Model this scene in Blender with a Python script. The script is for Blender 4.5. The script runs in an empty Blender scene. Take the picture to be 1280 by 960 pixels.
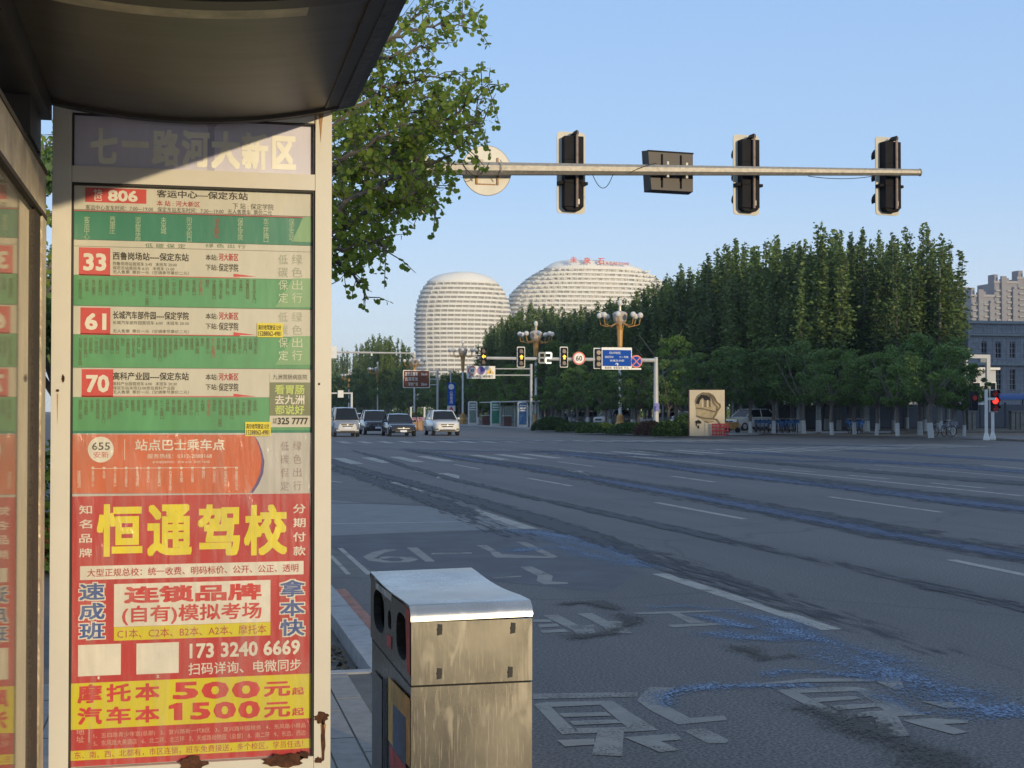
import bpy, bmesh, math, random
import numpy as np
from mathutils import Vector, Matrix
random.seed(7); R = math.radians; PI = math.pi
SC = bpy.context.scene; COL = SC.collection

# ------------------------------------------------------------------ camera
# world Y runs along the road, X to the right across it, Z up; road surface z = 0
CAMZ = 1.65; YAW = R(13.15); PITCH = R(1.113); FPX = 1750.0
cam = bpy.data.cameras.new('camera'); camo = bpy.data.objects.new('camera', cam); COL.objects.link(camo)
cam.sensor_width = 36; cam.lens = FPX / 1280 * 36; cam.clip_start = 0.05; cam.clip_end = 6000
camo.location = (0, 0, CAMZ); camo.rotation_euler = (PI / 2 + PITCH, 0, -YAW)
SC.camera = camo
# ------------------------------------------------------------------ sky and sun
SUN_EL = R(9.0); SUN_AZ = R(160)              # direction TO the sun, clockwise from +Y
w = bpy.data.worlds.new('World'); SC.world = w; w.use_nodes = True
nt = w.node_tree; bg = nt.nodes['Background']
sky = nt.nodes.new('ShaderNodeTexSky'); sky.sky_type = 'NISHITA'; sky.sun_disc = False
sky.sun_elevation = SUN_EL; sky.sun_rotation = SUN_AZ; sky.air_density = 0.8; sky.dust_density = 0.2; sky.ozone_density = 2.0
# clear sky under a thin even veil: the Nishita sky mixed with a pale blue that deepens with height, the same all round
_tc = nt.nodes.new('ShaderNodeTexCoord'); _sx = nt.nodes.new('ShaderNodeSeparateXYZ'); _cr = nt.nodes.new('ShaderNodeValToRGB')
nt.links.new(_tc.outputs['Generated'], _sx.inputs[0]); nt.links.new(_sx.outputs['Z'], _cr.inputs[0])
_e = _cr.color_ramp.elements; _e[0].position = 0; _e[0].color = (.70, .72, .76, 1); _e[1].position = 1; _e[1].color = (.34, .42, .56, 1)
for _p, _c in ((.07, (.56, .655, .79)), (.16, (.38, .55, .80)), (.30, (.30, .48, .78)), (.6, (.32, .43, .62))):
    _n = _e.new(_p); _n.color = (*_c, 1)
_v1 = nt.nodes.new('ShaderNodeVectorMath'); _v1.operation = 'SCALE'; _v1.inputs['Scale'].default_value = 7.6; nt.links.new(_cr.outputs[0], _v1.inputs[0])
_v2 = nt.nodes.new('ShaderNodeVectorMath'); _v2.operation = 'SCALE'; _v2.inputs['Scale'].default_value = .28; nt.links.new(sky.outputs[0], _v2.inputs[0])
_v3 = nt.nodes.new('ShaderNodeVectorMath'); nt.links.new(_v1.outputs[0], _v3.inputs[0]); nt.links.new(_v2.outputs[0], _v3.inputs[1])
nt.links.new(_v3.outputs[0], bg.inputs[0]); bg.inputs[1].default_value = 0.10
sl = bpy.data.lights.new('sun', 'SUN'); sl.energy = 2.3; sl.angle = R(0.55); sl.color = (1.0, 0.80, 0.50)
so = bpy.data.objects.new('sun', sl); COL.objects.link(so)
sd = Vector((math.sin(SUN_AZ) * math.cos(SUN_EL), math.cos(SUN_AZ) * math.cos(SUN_EL), math.sin(SUN_EL)))
so.rotation_euler = sd.to_track_quat('Z', 'Y').to_euler(); so.location = (20, -60, 40)
SC.view_settings.view_transform = 'Standard'; SC.view_settings.look = 'None'
SC.view_settings.exposure = 0.42; SC.view_settings.gamma = 1.0
SC.render.engine = 'CYCLES'; SC.cycles.transparent_max_bounces = 48

# ------------------------------------------------------------------ measuring: photograph pixel -> place
_f = Vector((math.sin(YAW) * math.cos(PITCH), math.cos(YAW) * math.cos(PITCH), math.sin(PITCH)))
_r = Vector((math.cos(YAW), -math.sin(YAW), 0)); _u = _r.cross(_f); C0 = Vector((0, 0, CAMZ))
_fh = Vector((math.sin(YAW), math.cos(YAW), 0))
def ray(px, py): return _f * FPX + _r * (px - 640) + _u * (480 - py)
def onX(px, py, X): d = ray(px, py); return C0 + d * ((X - C0.x) / d.x)
def onY(px, py, Y): d = ray(px, py); return C0 + d * ((Y - C0.y) / d.y)
def onZ(px, py, z): d = ray(px, py); return C0 + d * ((z - C0.z) / d.z)
def atd(px, py, dep): d = ray(px, py); return C0 + d * (dep / d.dot(_fh))
def px_of(x, y):
    v = Vector((x, y, 0)); return 640 + FPX * v.dot(_r) / v.dot(_fh)

# ------------------------------------------------------------------ materials
MATS = {}
def N(t, typ, **kw):
    n = t.nodes.new(typ)
    for k, v in kw.items(): setattr(n, k, v)
    return n
def mat(name, col, rough=.6, metal=0., var=.12, scale=6., bump=0., bscale=40., coat=0., emit=0., stretch=(1, 1, 1), spec=.5, col2=None, island=0.):
    if name in MATS: return MATS[name]
    m = bpy.data.materials.new(name); m.use_nodes = True; t = m.node_tree; b = t.nodes['Principled BSDF']
    b.inputs['Roughness'].default_value = rough; b.inputs['Metallic'].default_value = metal
    b.inputs['Specular IOR Level'].default_value = spec; b.inputs['Coat Weight'].default_value = coat
    b.inputs['Coat Roughness'].default_value = .12
    tc = N(t, 'ShaderNodeTexCoord'); mp = N(t, 'ShaderNodeMapping'); mp.inputs['Scale'].default_value = stretch
    t.links.new(tc.outputs['Object'], mp.inputs[0])
    nz = N(t, 'ShaderNodeTexNoise'); nz.inputs['Scale'].default_value = scale; nz.inputs['Detail'].default_value = 6; nz.inputs['Roughness'].default_value = .65
    t.links.new(mp.outputs[0], nz.inputs['Vector'])
    cr = N(t, 'ShaderNodeValToRGB'); cr.color_ramp.elements[0].position = .32; cr.color_ramp.elements[1].position = .68
    c2 = col2 or tuple(min(1, c * (1 + var)) for c in col)
    cr.color_ramp.elements[0].color = (*[c * (1 - var) for c in col], 1); cr.color_ramp.elements[1].color = (*c2, 1)
    t.links.new(nz.outputs['Fac'], cr.inputs[0]); out = cr.outputs[0]
    if island:
        g = N(t, 'ShaderNodeNewGeometry'); mr = N(t, 'ShaderNodeMapRange'); mr.inputs[3].default_value = 1 - island; mr.inputs[4].default_value = 1 + island
        t.links.new(g.outputs['Random Per Island'], mr.inputs[0])
        vm = N(t, 'ShaderNodeVectorMath', operation='SCALE'); t.links.new(out, vm.inputs[0]); t.links.new(mr.outputs[0], vm.inputs['Scale']); out = vm.outputs[0]
    t.links.new(out, b.inputs['Base Color'])
    if emit:
        t.links.new(out, b.inputs['Emission Color']); b.inputs['Emission Strength'].default_value = emit
    if bump:
        n2 = N(t, 'ShaderNodeTexNoise'); n2.inputs['Scale'].default_value = bscale; n2.inputs['Detail'].default_value = 5
        t.links.new(mp.outputs[0], n2.inputs['Vector'])
        bp = N(t, 'ShaderNodeBump'); bp.inputs['Strength'].default_value = bump; bp.inputs['Distance'].default_value = .01
        t.links.new(n2.outputs['Fac'], bp.inputs['Height']); t.links.new(bp.outputs[0], b.inputs['Normal'])
        if coat: t.links.new(bp.outputs[0], b.inputs['Coat Normal'])
    MATS[name] = m; return m
def leafmat(name, a, b_, trans=.35):
    if name in MATS: return MATS[name]
    m = bpy.data.materials.new(name); m.use_nodes = True; t = m.node_tree; t.nodes.clear()
    o = N(t, 'ShaderNodeOutputMaterial'); g = N(t, 'ShaderNodeNewGeometry'); oi = N(t, 'ShaderNodeObjectInfo')
    tc = N(t, 'ShaderNodeTexCoord'); nz = N(t, 'ShaderNodeTexNoise'); nz.inputs['Scale'].default_value = .6
    t.links.new(tc.outputs['Object'], nz.inputs['Vector'])
    ad = N(t, 'ShaderNodeMath', operation='ADD'); t.links.new(g.outputs['Random Per Island'], ad.inputs[0]); t.links.new(oi.outputs['Random'], ad.inputs[1])
    ad2 = N(t, 'ShaderNodeMath', operation='ADD'); t.links.new(ad.outputs[0], ad2.inputs[0]); t.links.new(nz.outputs['Fac'], ad2.inputs[1])
    mu = N(t, 'ShaderNodeMath', operation='MULTIPLY'); mu.inputs[1].default_value = .4; t.links.new(ad2.outputs[0], mu.inputs[0])
    cr = N(t, 'ShaderNodeValToRGB'); cr.color_ramp.elements[0].color = (*a, 1); cr.color_ramp.elements[1].color = (*b_, 1)
    cr.color_ramp.elements[0].position = .1; cr.color_ramp.elements[1].position = .95
    t.links.new(mu.outputs[0], cr.inputs[0])
    d = N(t, 'ShaderNodeBsdfPrincipled'); d.inputs['Roughness'].default_value = .55; d.inputs['Specular IOR Level'].default_value = .3
    tr = N(t, 'ShaderNodeBsdfTranslucent'); mx = N(t, 'ShaderNodeMixShader'); mx.inputs[0].default_value = trans
    t.links.new(cr.outputs[0], d.inputs['Base Color']); t.links.new(cr.outputs[0], tr.inputs[0])
    t.links.new(d.outputs[0], mx.inputs[1]); t.links.new(tr.outputs[0], mx.inputs[2]); t.links.new(mx.outputs[0], o.inputs[0])
    MATS[name] = m; return m

# ------------------------------------------------------------------ mesh helpers
class MB:
    def __init__(s): s.v = []; s.f = []
    def add(s, vs, fs):
        o = len(s.v); s.v += [tuple(v) for v in vs]; s.f += [tuple(i + o for i in f) for f in fs]; return s
    def box(s, x0, x1, y0, y1, z0, z1, rot=0, piv=None, bev=0):
        if bev:
            b = bev; vs = []; 
            P = [(x0 + b, y0), (x1 - b, y0), (x1, y0 + b), (x1, y1 - b), (x1 - b, y1), (x0 + b, y1), (x0, y1 - b), (x0, y0 + b)]
            return s.prism(P, z0, z1)
        vs = [(x, y, z) for z in (z0, z1) for x, y in ((x0, y0), (x1, y0), (x1, y1), (x0, y1))]
        if rot:
            px, py = piv or ((x0 + x1) / 2, (y0 + y1) / 2); c, n = math.cos(rot), math.sin(rot)
            vs = [(px + (x - px) * c - (y - py) * n, py + (x - px) * n + (y - py) * c, z) for x, y, z in vs]
        return s.add(vs, [(3, 2, 1, 0), (4, 5, 6, 7), (0, 1, 5, 4), (1, 2, 6, 5), (2, 3, 7, 6), (3, 0, 4, 7)])
    def prism(s, P, z0, z1, ax='z'):
        n = len(P)
        def m(a, b, c): return (a, b, c) if ax == 'z' else ((a, c, b) if ax == 'y' else (c, a, b))
        vs = [m(a, b, z0) for a, b in P] + [m(a, b, z1) for a, b in P]
        fs = [tuple(range(n))[::-1], tuple(range(n, 2 * n))] + [(i, (i + 1) % n, n + (i + 1) % n, n + i) for i in range(n)]
        return s.add(vs, fs)
    def tube(s, pts, rad, n=8, cap=True, rot=0):
        pts = [Vector(p) for p in pts]; k = len(pts)
        if not hasattr(rad, '__len__'): rad = [rad] * k
        vs = []; up = None
        for i, p in enumerate(pts):
            d = (pts[min(i + 1, k - 1)] - pts[max(i - 1, 0)]).normalized()
            if up is None: up = Vector((0, 0, 1)) if abs(d.z) < .9 else Vector((0, 1, 0))
            a = d.cross(up)
            if a.length < 1e-4: a = d.orthogonal()
            a.normalize(); b = a.cross(d).normalized(); up = b
            for j in range(n):
                t = 2 * PI * j / n + rot; vs.append(p + a * (math.cos(t) * rad[i]) + b * (math.sin(t) * rad[i]))
        fs = [(i * n + j, i * n + (j + 1) % n, (i + 1) * n + (j + 1) % n, (i + 1) * n + j) for i in range(k - 1) for j in range(n)]
        if cap: fs += [tuple(range(n))[::-1], tuple(range((k - 1) * n, k * n))]
        return s.add(vs, fs)
    def lathe(s, cx, cy, prof, n=12):
        return s.tube([(cx, cy, z) for r, z in prof], [r for r, z in prof], n) if False else s._lathe(cx, cy, prof, n)
    def _lathe(s, cx, cy, prof, n):
        vs = [(cx + r * math.cos(2 * PI * j / n), cy + r * math.sin(2 * PI * j / n), z) for r, z in prof for j in range(n)]
        k = len(prof)
        fs = [(i * n + j, i * n + (j + 1) % n, (i + 1) * n + (j + 1) % n, (i + 1) * n + j) for i in range(k - 1) for j in range(n)]
        fs += [tuple(range(n))[::-1], tuple(range((k - 1) * n, k * n))]
        return s.add(vs, fs)
    def sphere(s, c, r, n=10, sz=1.):
        prof = [(max(.001, r * math.sin(PI * i / (n // 2 + 1))), c[2] - sz * r * math.cos(PI * i / (n // 2 + 1))) for i in range(n // 2 + 2)]
        return s._lathe(c[0], c[1], prof, n)
    def disc(s, c, nrm, r, th=.02, n=24):
        nrm = Vector(nrm).normalized(); return s.tube([Vector(c) - nrm * th / 2, Vector(c) + nrm * th / 2], r, n)
    def sheet(s, rows):
        n = len(rows[0]); vs = [p for r_ in rows for p in r_]
        return s.add(vs, [(i * n + j, i * n + j + 1, (i + 1) * n + j + 1, (i + 1) * n + j) for i in range(len(rows) - 1) for j in range(n - 1)])
    def build(s, name, m, parent=None, smooth=False, origin=None):
        me = bpy.data.meshes.new(name); vs = s.v
        if origin is None and parent is not None: origin = WORG.get(parent.name, (0, 0, 0))
        if origin is None: origin = (0, 0, 0)
        vs = [(v[0] - origin[0], v[1] - origin[1], v[2] - origin[2]) for v in vs]
        me.from_pydata(vs, [], s.f); me.update()
        return link(name, me, m, parent, smooth, origin)
WORG = {}   # world origin of each unrotated root, so its parts may be written in world coordinates
def link(name, me, m, parent=None, smooth=False, origin=(0, 0, 0)):
    o = bpy.data.objects.new(name, me); COL.objects.link(o)
    if m is not None and not me.materials: me.materials.append(m)
    if smooth: me.shade_smooth() if hasattr(me, 'shade_smooth') else me.polygons.foreach_set('use_smooth', [True] * len(me.polygons))
    if parent is not None: o.parent = parent
    else: o.location = origin
    WORG[o.name] = tuple(origin)
    return o
def root(name, loc, label, cat, group=None, rot=0):
    o = bpy.data.objects.new(name, None); COL.objects.link(o); o.location = loc; o.rotation_euler = (0, 0, rot)
    o.empty_display_size = .2; WORG[o.name] = tuple(loc); tag(o, label, cat, group); return o
def tag(o, label=None, cat=None, group=None, kind=None):
    for k, v in (('label', label), ('category', cat), ('group', group), ('kind', kind)):
        if v: o[k] = v
    return o
def kids(o): return KID.get(o.name) or [c for c in bpy.data.objects if c.parent == o]
KID = {}
def dup(o, loc=None, rot=None, scl=None, label=None):
    def cp(a, par):
        c = a.copy(); COL.objects.link(c)
        if par is not None: c.parent = par
        if a.name not in KID: KID[a.name] = [k for k in bpy.data.objects if k.parent == a]
        ks = KID[a.name]
        for k in ks: cp(k, c)
        return c
    r_ = cp(o, None)
    if loc is not None: r_.location = loc
    if rot is not None: r_.rotation_euler = (0, 0, rot)
    if scl is not None: r_.scale = scl
    if label: r_['label'] = label
    return r_
def quadmesh(name, V, F4):
    me = bpy.data.meshes.new(name); V = np.asarray(V, np.float32); F4 = np.asarray(F4, np.int32); k = F4.shape[1]
    me.vertices.add(len(V)); me.vertices.foreach_set('co', V.ravel()); me.loops.add(F4.size); me.loops.foreach_set('vertex_index', F4.ravel())
    me.polygons.add(len(F4)); me.polygons.foreach_set('loop_start', np.arange(0, F4.size, k, dtype=np.int32))
    me.update(calc_edges=True); me.validate(); return me

# ------------------------------------------------------------------ lettering
TXC = {}
def glyphs(s, off, res=2, spacing=1.):
    k = (s, off, res, spacing)
    if k in TXC: return TXC[k]
    cu = bpy.data.curves.new('t', 'FONT'); cu.body = s; cu.resolution_u = res; cu.offset = off; cu.align_x = 'CENTER'
    cu.space_line = spacing
    o = bpy.data.objects.new('t', cu); COL.objects.link(o)
    dg = bpy.context.evaluated_depsgraph_get(); me = bpy.data.meshes.new_from_object(o.evaluated_get(dg))
    V = np.empty(len(me.vertices) * 3, np.float32); me.vertices.foreach_get('co', V); V = V.reshape(-1, 3)
    F = [tuple(p.vertices) for p in me.polygons]
    bpy.data.objects.remove(o); bpy.data.curves.remove(cu); bpy.data.meshes.remove(me)
    TXC[k] = (V, F); return V, F
def txt_mesh(items, name, m, parent, frame):
    """items: (string, u0, v0, u1, v1, bold[, vertical]); frame: function (u, v) -> world point; one lettering mesh"""
    mb = MB()
    for it in items:
        s, u0, v0, u1, v1, off = it[:6]; vert = len(it) > 6 and it[6]
        if vert: s = '\n'.join(s)
        V, F = glyphs(s, 0., 2, .82 if vert else 1.)
        if not len(V): continue
        # a bolder weight is the same strokes laid down again a little to every side, each a hair above the last
        off *= .62; sh = [(0, 0)] if off < .008 else [(off * a_, off * b_) for a_, b_ in (((1, 1), (1, -1), (-1, 1), (-1, -1)) if off < .022 else ((1, 1), (1, -1), (-1, 1), (-1, -1), (1, 0), (-1, 0), (0, 1), (0, -1)))] + ([(0, 0)] if off > .028 else [])
        a0, b0 = V[:, 0].min() - off, V[:, 1].min() - off; a1, b1 = V[:, 0].max() + off, V[:, 1].max() + off
        for ci, (dx, dy) in enumerate(sh):
            mb.add([frame(u0 + (x + dx - a0) / (a1 - a0) * (u1 - u0), v0 + (y + dy - b0) / max(1e-6, b1 - b0) * (v1 - v0), ci) for x, y, _ in V], F)
    return mb.build(name, m, parent)
# ================================================================== THE SETTING: ground, road, pavement
def ribbon(pts, wd, z=0., step=None):
    """flat strip along a polyline of world points"""
    pts = [Vector((p[0], p[1], z)) for p in pts]; rows = []
    for i, p in enumerate(pts):
        d = (pts[min(i + 1, len(pts) - 1)] - pts[max(0, i - 1)]); n = Vector((-d.y, d.x, 0)).normalized()
        ww = wd[i] if hasattr(wd, '__len__') else wd
        rows.append([p - n * ww / 2, p + n * ww / 2])
    return rows
asph = mat('asphalt', (.088, .092, .105), .72, var=.22, scale=.35, bump=.0)
def asphalt_nodes(m, base, light, dark):
    t = m.node_tree; t.nodes.clear(); o = N(t, 'ShaderNodeOutputMaterial'); b = N(t, 'ShaderNodeBsdfPrincipled'); t.links.new(b.outputs[0], o.inputs[0])
    tc = N(t, 'ShaderNodeTexCoord')
    def noise(sc, det=4, st=(1, 1, 1)):
        mp = N(t, 'ShaderNodeMapping'); mp.inputs['Scale'].default_value = st; t.links.new(tc.outputs['Object'], mp.inputs[0])
        n = N(t, 'ShaderNodeTexNoise'); n.inputs['Scale'].default_value = sc; n.inputs['Detail'].default_value = det; t.links.new(mp.outputs[0], n.inputs['Vector']); return n.outputs['Fac']
    def ramp(i, p0, p1, c0, c1):
        r_ = N(t, 'ShaderNodeValToRGB'); r_.color_ramp.elements[0].position = p0; r_.color_ramp.elements[1].position = p1
        r_.color_ramp.elements[0].color = (*c0, 1); r_.color_ramp.elements[1].color = (*c1, 1); t.links.new(i, r_.inputs[0]); return r_.outputs[0]
    def mix(f, a, b_, mode='MIX'):
        x = N(t, 'ShaderNodeMix', data_type='RGBA', blend_type=mode)
        if isinstance(f, float): x.inputs[0].default_value = f
        else: t.links.new(f, x.inputs[0])
        t.links.new(a, x.inputs[6]); t.links.new(b_, x.inputs[7]); return x.outputs[2]
    c = ramp(noise(1.1, 5, (1, .09, 1)), .38, .62, dark, light)           # worn tracks along the lanes
    c2 = ramp(noise(.35, 5), .35, .65, base, light)
    c = mix(.5, c, c2)
    g = ramp(noise(55, 2), .42, .60, (.45, .45, .47), (1.45, 1.43, 1.40)); c = mix(1., c, g, 'MULTIPLY')
    v = N(t, 'ShaderNodeTexVoronoi'); v.inputs['Scale'].default_value = 38; t.links.new(tc.outputs['Object'], v.inputs['Vector'])
    sp = ramp(v.outputs['Distance'], .10, .22, (1.9, 1.85, 1.75), (1, 1, 1)); c = mix(1., c, sp, 'MULTIPLY')
    cr = N(t, 'ShaderNodeTexVoronoi', feature='DISTANCE_TO_EDGE'); cr.inputs['Scale'].default_value = .22
    nv = N(t, 'ShaderNodeTexNoise'); nv.inputs['Scale'].default_value = 1.3; nv.inputs['Detail'].default_value = 5; t.links.new(tc.outputs['Object'], nv.inputs['Vector'])
    mv = N(t, 'ShaderNodeMix', data_type='VECTOR'); mv.inputs[0].default_value = .35; t.links.new(tc.outputs['Object'], mv.inputs[4]); t.links.new(nv.outputs['Color'], mv.inputs[5]); t.links.new(mv.outputs[1], cr.inputs['Vector'])
    ck = ramp(cr.outputs['Distance'], .0, .006, (.55, .55, .55), (1, 1, 1)); c = mix(1., c, ck, 'MULTIPLY')
    t.links.new(c, b.inputs['Base Color']); b.inputs['Roughness'].default_value = .62; b.inputs['Specular IOR Level'].default_value = .5
    bp = N(t, 'ShaderNodeBump'); bp.inputs['Strength'].default_value = .5; bp.inputs['Distance'].default_value = .006; t.links.new(noise(90, 3), bp.inputs['Height']); t.links.new(bp.outputs[0], b.inputs['Normal'])
asphalt_nodes(asph, (.098, .086, .078), (.128, .115, .104), (.064, .057, .054))
dusty = mat('dusty_soil', (.16, .125, .085), .9, var=.3, scale=2, bump=.6, bscale=30)
MB().add([(-2500, -1200, -.03), (2500, -1200, -.03), (2500, 4000, -.03), (-2500, 4000, -.03)], [(0, 1, 2, 3)]).build('ground', dusty)['kind'] = 'structure'
MB().add([(1.15, -150, 0), (44, -150, 0), (44, 86, 0), (31, 90, 0), (31, 900, 0), (1.15, 900, 0)], [(0, 1, 2, 3, 4, 5)]).build('road', asph)['kind'] = 'structure'
MB().add([(31, 89.9, -.004), (44, 86, -.004), (400, 86, -.004), (400, 74, -.004), (44, 74, -.004), (43.9, 86, -.004)], [(0, 1, 2, 5), (5, 2, 3, 4)]).build('side_road', asph)['kind'] = 'structure'
road = bpy.data.objects['road']
pave_m = mat('far_paving', (.17, .155, .135), .85, var=.2, scale=1.5)
kerb_m = mat('kerb_stone', (.34, .34, .34), .8, var=.18, scale=8, bump=.3)
# far pavement with a rounded corner
pv = [(31, 93.5), (31.4, 91.6), (32.6, 90.6), (36.5, 90.2), (38.5, 91.2), (41.5, 95), (52, 97), (400, 97), (400, 600), (31, 600)]
fp = MB().prism(pv, -.02, .12).build('far_pavement', pave_m); fp['kind'] = 'structure'
kb = MB()
for a, b in zip(pv[:7], pv[1:7]): kb.sheet(ribbon([a, b], .3, .135))
kb.prism([(30.85, 93.5), (31.1, 93.5), (31.1, 600), (30.85, 600)], 0, .14)
k_ = MB(); rows = []
path = [(30.95, 95), (30.95, 93.2), (31.35, 91.5), (32.6, 90.45), (36.5, 90.05), (38.7, 91.1), (41.7, 94.9), (52, 96.9)]
for x, y in path: rows.append((x, y))
for i in range(len(rows) - 1):
    (x0, y0), (x1, y1) = rows[i], rows[i + 1]; L = math.hypot(x1 - x0, y1 - y0)
    k_.box(x0, x0 + L + .05, y0 - .12, y0 + .12, 0, .15 + .001 * i, rot=math.atan2(y1 - y0, x1 - x0), piv=(x0, y0))
k_.box(30.85, 31.08, 95, 600, 0, .15)
k_.build('far_kerb', kerb_m, fp)
# low verge of bare earth under the trees
MB().add([(44, 98, .124), (400, 98, .124), (400, 600, .124), (44, 600, .124)], [(0, 1, 2, 3)]).build('soil_verge', mat('grove_soil', (.11, .085, .06), .95, var=.3, scale=1), fp)
# right bank of the crossing on this side
rp = MB().prism([(44, -150), (400, -150), (400, 73), (48, 73), (45, 71.5), (44, 68)], -.02, .12).build('right_pavement', pave_m); rp['kind'] = 'structure'

# near pavement (z .12) with a planting pit, stone kerb and tiles
KZ = .12
tile_m = mat('pavement_tile', (.235, .225, .21), .82, var=.16, scale=14, bump=.4, bscale=60, island=.12)
np_ = MB(); np_.box(-60, 1.075, -60, 5.0, -.02, KZ - .006)
np_.box(-60, 1.075, 5.0, 8.28, -.02, KZ - .006); np_.box(-60, -.4, 8.28, 11.6, -.02, KZ - .006); np_.box(-60, 1.075, 11.6, 900, -.02, KZ - .001)
np_.box(-.4, 1.075, 8.28, 11.6, -.02, .015)
nearp = np_.build('pavement', mat('mortar', (.12, .115, .105), .9, var=.2, scale=5)); nearp['kind'] = 'structure'
rng = random.Random(3)
for c in range(-4, 10):
    x0 = .065 + (c - 4) * .1445 + .0
    y = 3.0 + (c % 2) * .3
    while y < 8.2:
        y1 = min(y + .6, 8.27); 
        if y1 - y > .08:
            dz = rng.uniform(-.002, .002); g = .005
            xb = min(x0 + .1445, 1.07)
            if xb - x0 > .04:
                MB().box(x0 + g, xb - g, y + g, y1 - g, KZ - .02, KZ + dz).build('paving_tile', tile_m, nearp)
        y += .6
# kerb stones, red strip and the pit edging
y = -3.
while y < 12.6:
    MB().box(1.08, 1.262, y + .004, y + .992, -.02, KZ + .005 + rng.uniform(-.002, .003)).build('kerb_stone', kerb_m, nearp); y += 1.
MB().box(1.264, 1.375, -3, 12.3, -.02, .095).build('red_edge_strip', mat('red_paint_edge', (.36, .17, .12), .8, var=.3, scale=7, bump=.3), nearp)
MB().box(-.4, 1.078, 8.20, 8.29, 0, KZ + .006).build('pit_edging', kerb_m, nearp)
MB().box(1.08, 1.26, 12.62, 600, -.02, KZ).build('long_kerb', kerb_m, nearp)
# clods of soil in the pit
cl = MB()
for i in range(420):
    x, y = rng.uniform(.1, 1.06), rng.uniform(8.3, 11.5); s = rng.uniform(.006, .05)
    vs = [(x + rng.uniform(-s, s), y + rng.uniform(-s, s), .015 + rng.uniform(0, s)) for _ in range(5)]
    cl.add(vs + [(x, y, .015 + s)], [(0, 1, 5), (1, 2, 5), (2, 3, 5), (3, 4, 5), (4, 0, 5)])
tag(cl.build('soil_clods', dusty), 'loose brown soil and litter in the tree pit by the kerb', 'soil', kind='stuff')

def wornpaint(name, col, thr):
    m = mat(name, col, .7, var=.15, scale=7); t = m.node_tree; b = t.nodes['Principled BSDF']; o = t.nodes['Material Output']
    tc = N(t, 'ShaderNodeTexCoord'); a = N(t, 'ShaderNodeTexNoise'); a.inputs['Scale'].default_value = 2.5; a.inputs['Detail'].default_value = 5; c = N(t, 'ShaderNodeTexNoise'); c.inputs['Scale'].default_value = 70; c.inputs['Detail'].default_value = 3
    for n in (a, c): t.links.new(tc.outputs['Object'], n.inputs['Vector'])
    ad = N(t, 'ShaderNodeMath', operation='MULTIPLY_ADD'); ad.inputs[1].default_value = .55; t.links.new(a.outputs['Fac'], ad.inputs[0]); m2 = N(t, 'ShaderNodeMath', operation='MULTIPLY'); m2.inputs[1].default_value = .45; t.links.new(c.outputs['Fac'], m2.inputs[0]); t.links.new(m2.outputs[0], ad.inputs[2])
    mr = N(t, 'ShaderNodeMapRange'); mr.inputs[1].default_value = thr - .09; mr.inputs[2].default_value = thr + .02; mr.inputs[3].default_value = .25; t.links.new(ad.outputs[0], mr.inputs[0])
    tr = N(t, 'ShaderNodeBsdfTransparent'); mx = N(t, 'ShaderNodeMixShader'); t.links.new(mr.outputs[0], mx.inputs[0]); t.links.new(tr.outputs[0], mx.inputs[1]); t.links.new(b.outputs[0], mx.inputs[2]); t.links.new(mx.outputs[0], o.inputs[0]); return m
# ---- worn patches, stains and road paint, each a thin sheet on the road
paint = wornpaint('road_paint_worn', (.38, .355, .305), .445)
paint2 = wornpaint('road_paint_grey', (.27, .25, .215), .44)
apron = mat('apron_concrete', (.20, .198, .195), .7, var=.14, scale=2.5, bump=.2)
patch = mat('asphalt_patch_brown', (.14, .132, .118), .75, var=.2, scale=2.5, bump=.3)
patchd = mat('asphalt_patch_dark', (.085, .086, .094), .7, var=.25, scale=2, bump=.3)
def G(px, py, z=0.): return onZ(px, py, z)
def poly(name, pts, m, z, parent=road):
    P = [G(x, y, z) for x, y in pts]
    bm = bmesh.new(); vs = [bm.verts.new(p) for p in P]; f = bm.faces.new(vs); bmesh.ops.triangulate(bm, faces=[f]); me = bpy.data.meshes.new(name); bm.to_mesh(me); bm.free()
    if me.polygons and sum(p.normal.z for p in me.polygons) < 0: me.flip_normals()
    return link(name, me, m, parent)
poly('concrete_apron', [(380, 624), (413, 625), (470, 630), (590, 636), (663, 661), (545, 664), (413, 669.5), (340, 673)], apron, .001)
poly('apron_joint', [(380, 654.6), (530, 652.4), (600, 651.0), (600, 651.7), (530, 653.2), (380, 655.6)], kerb_m, .002)
poly('asphalt_patch', [(380, 594), (445, 595), (490, 603), (532, 622), (510, 630), (413, 624)], patch, .001)
poly('asphalt_patch', [(413, 670), (663, 661), (700, 680), (800, 716), (760, 740), (464, 712), (413, 684)], patchd, .0014)
poly('asphalt_patch', [(413, 684), (462, 718), (462, 722), (413, 722)], patch, .0018)
for q in ([(380, 612.8), (500, 613.5), (500, 614.4), (380, 613.8)], [(380, 627.6), (545, 630), (545, 630.9), (380, 628.9)]): poly('joint_line', q, patchd, .002)
def seg(px0, px1, wd, m=paint, z=.0025, name='lane_dash'):
    a, b = G(*px0, z), G(*px1, z); return MB().sheet(ribbon([a, b], wd, z)[::-1]).build(name, m, road)
for a, b, w_ in (((568, 580.6), (601, 586.4), .13), ((659.5, 597.5), (715, 607.5), .13), ((820, 628), (930, 648.6), .13), ((1188, 699.5), (1300, 722.5), .13),
                 ((697, 577), (742, 583), .14), ((840, 595), (893, 602.5), .14), ((1036, 620.8), (1178, 640.4), .13),
                 ((977, 586.5), (1019, 590), .15), ((1060, 594), (1111, 598.5), .15), ((1163, 603.6), (1230, 610), .15), ((1228, 581), (1290, 586.7), .15),
                 ((433, 585), (455, 592.3), .13), ((490, 602.5), (526, 614), .15), ((413, 601), (427, 603), .1)):
    seg(a, b, w_)
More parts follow.
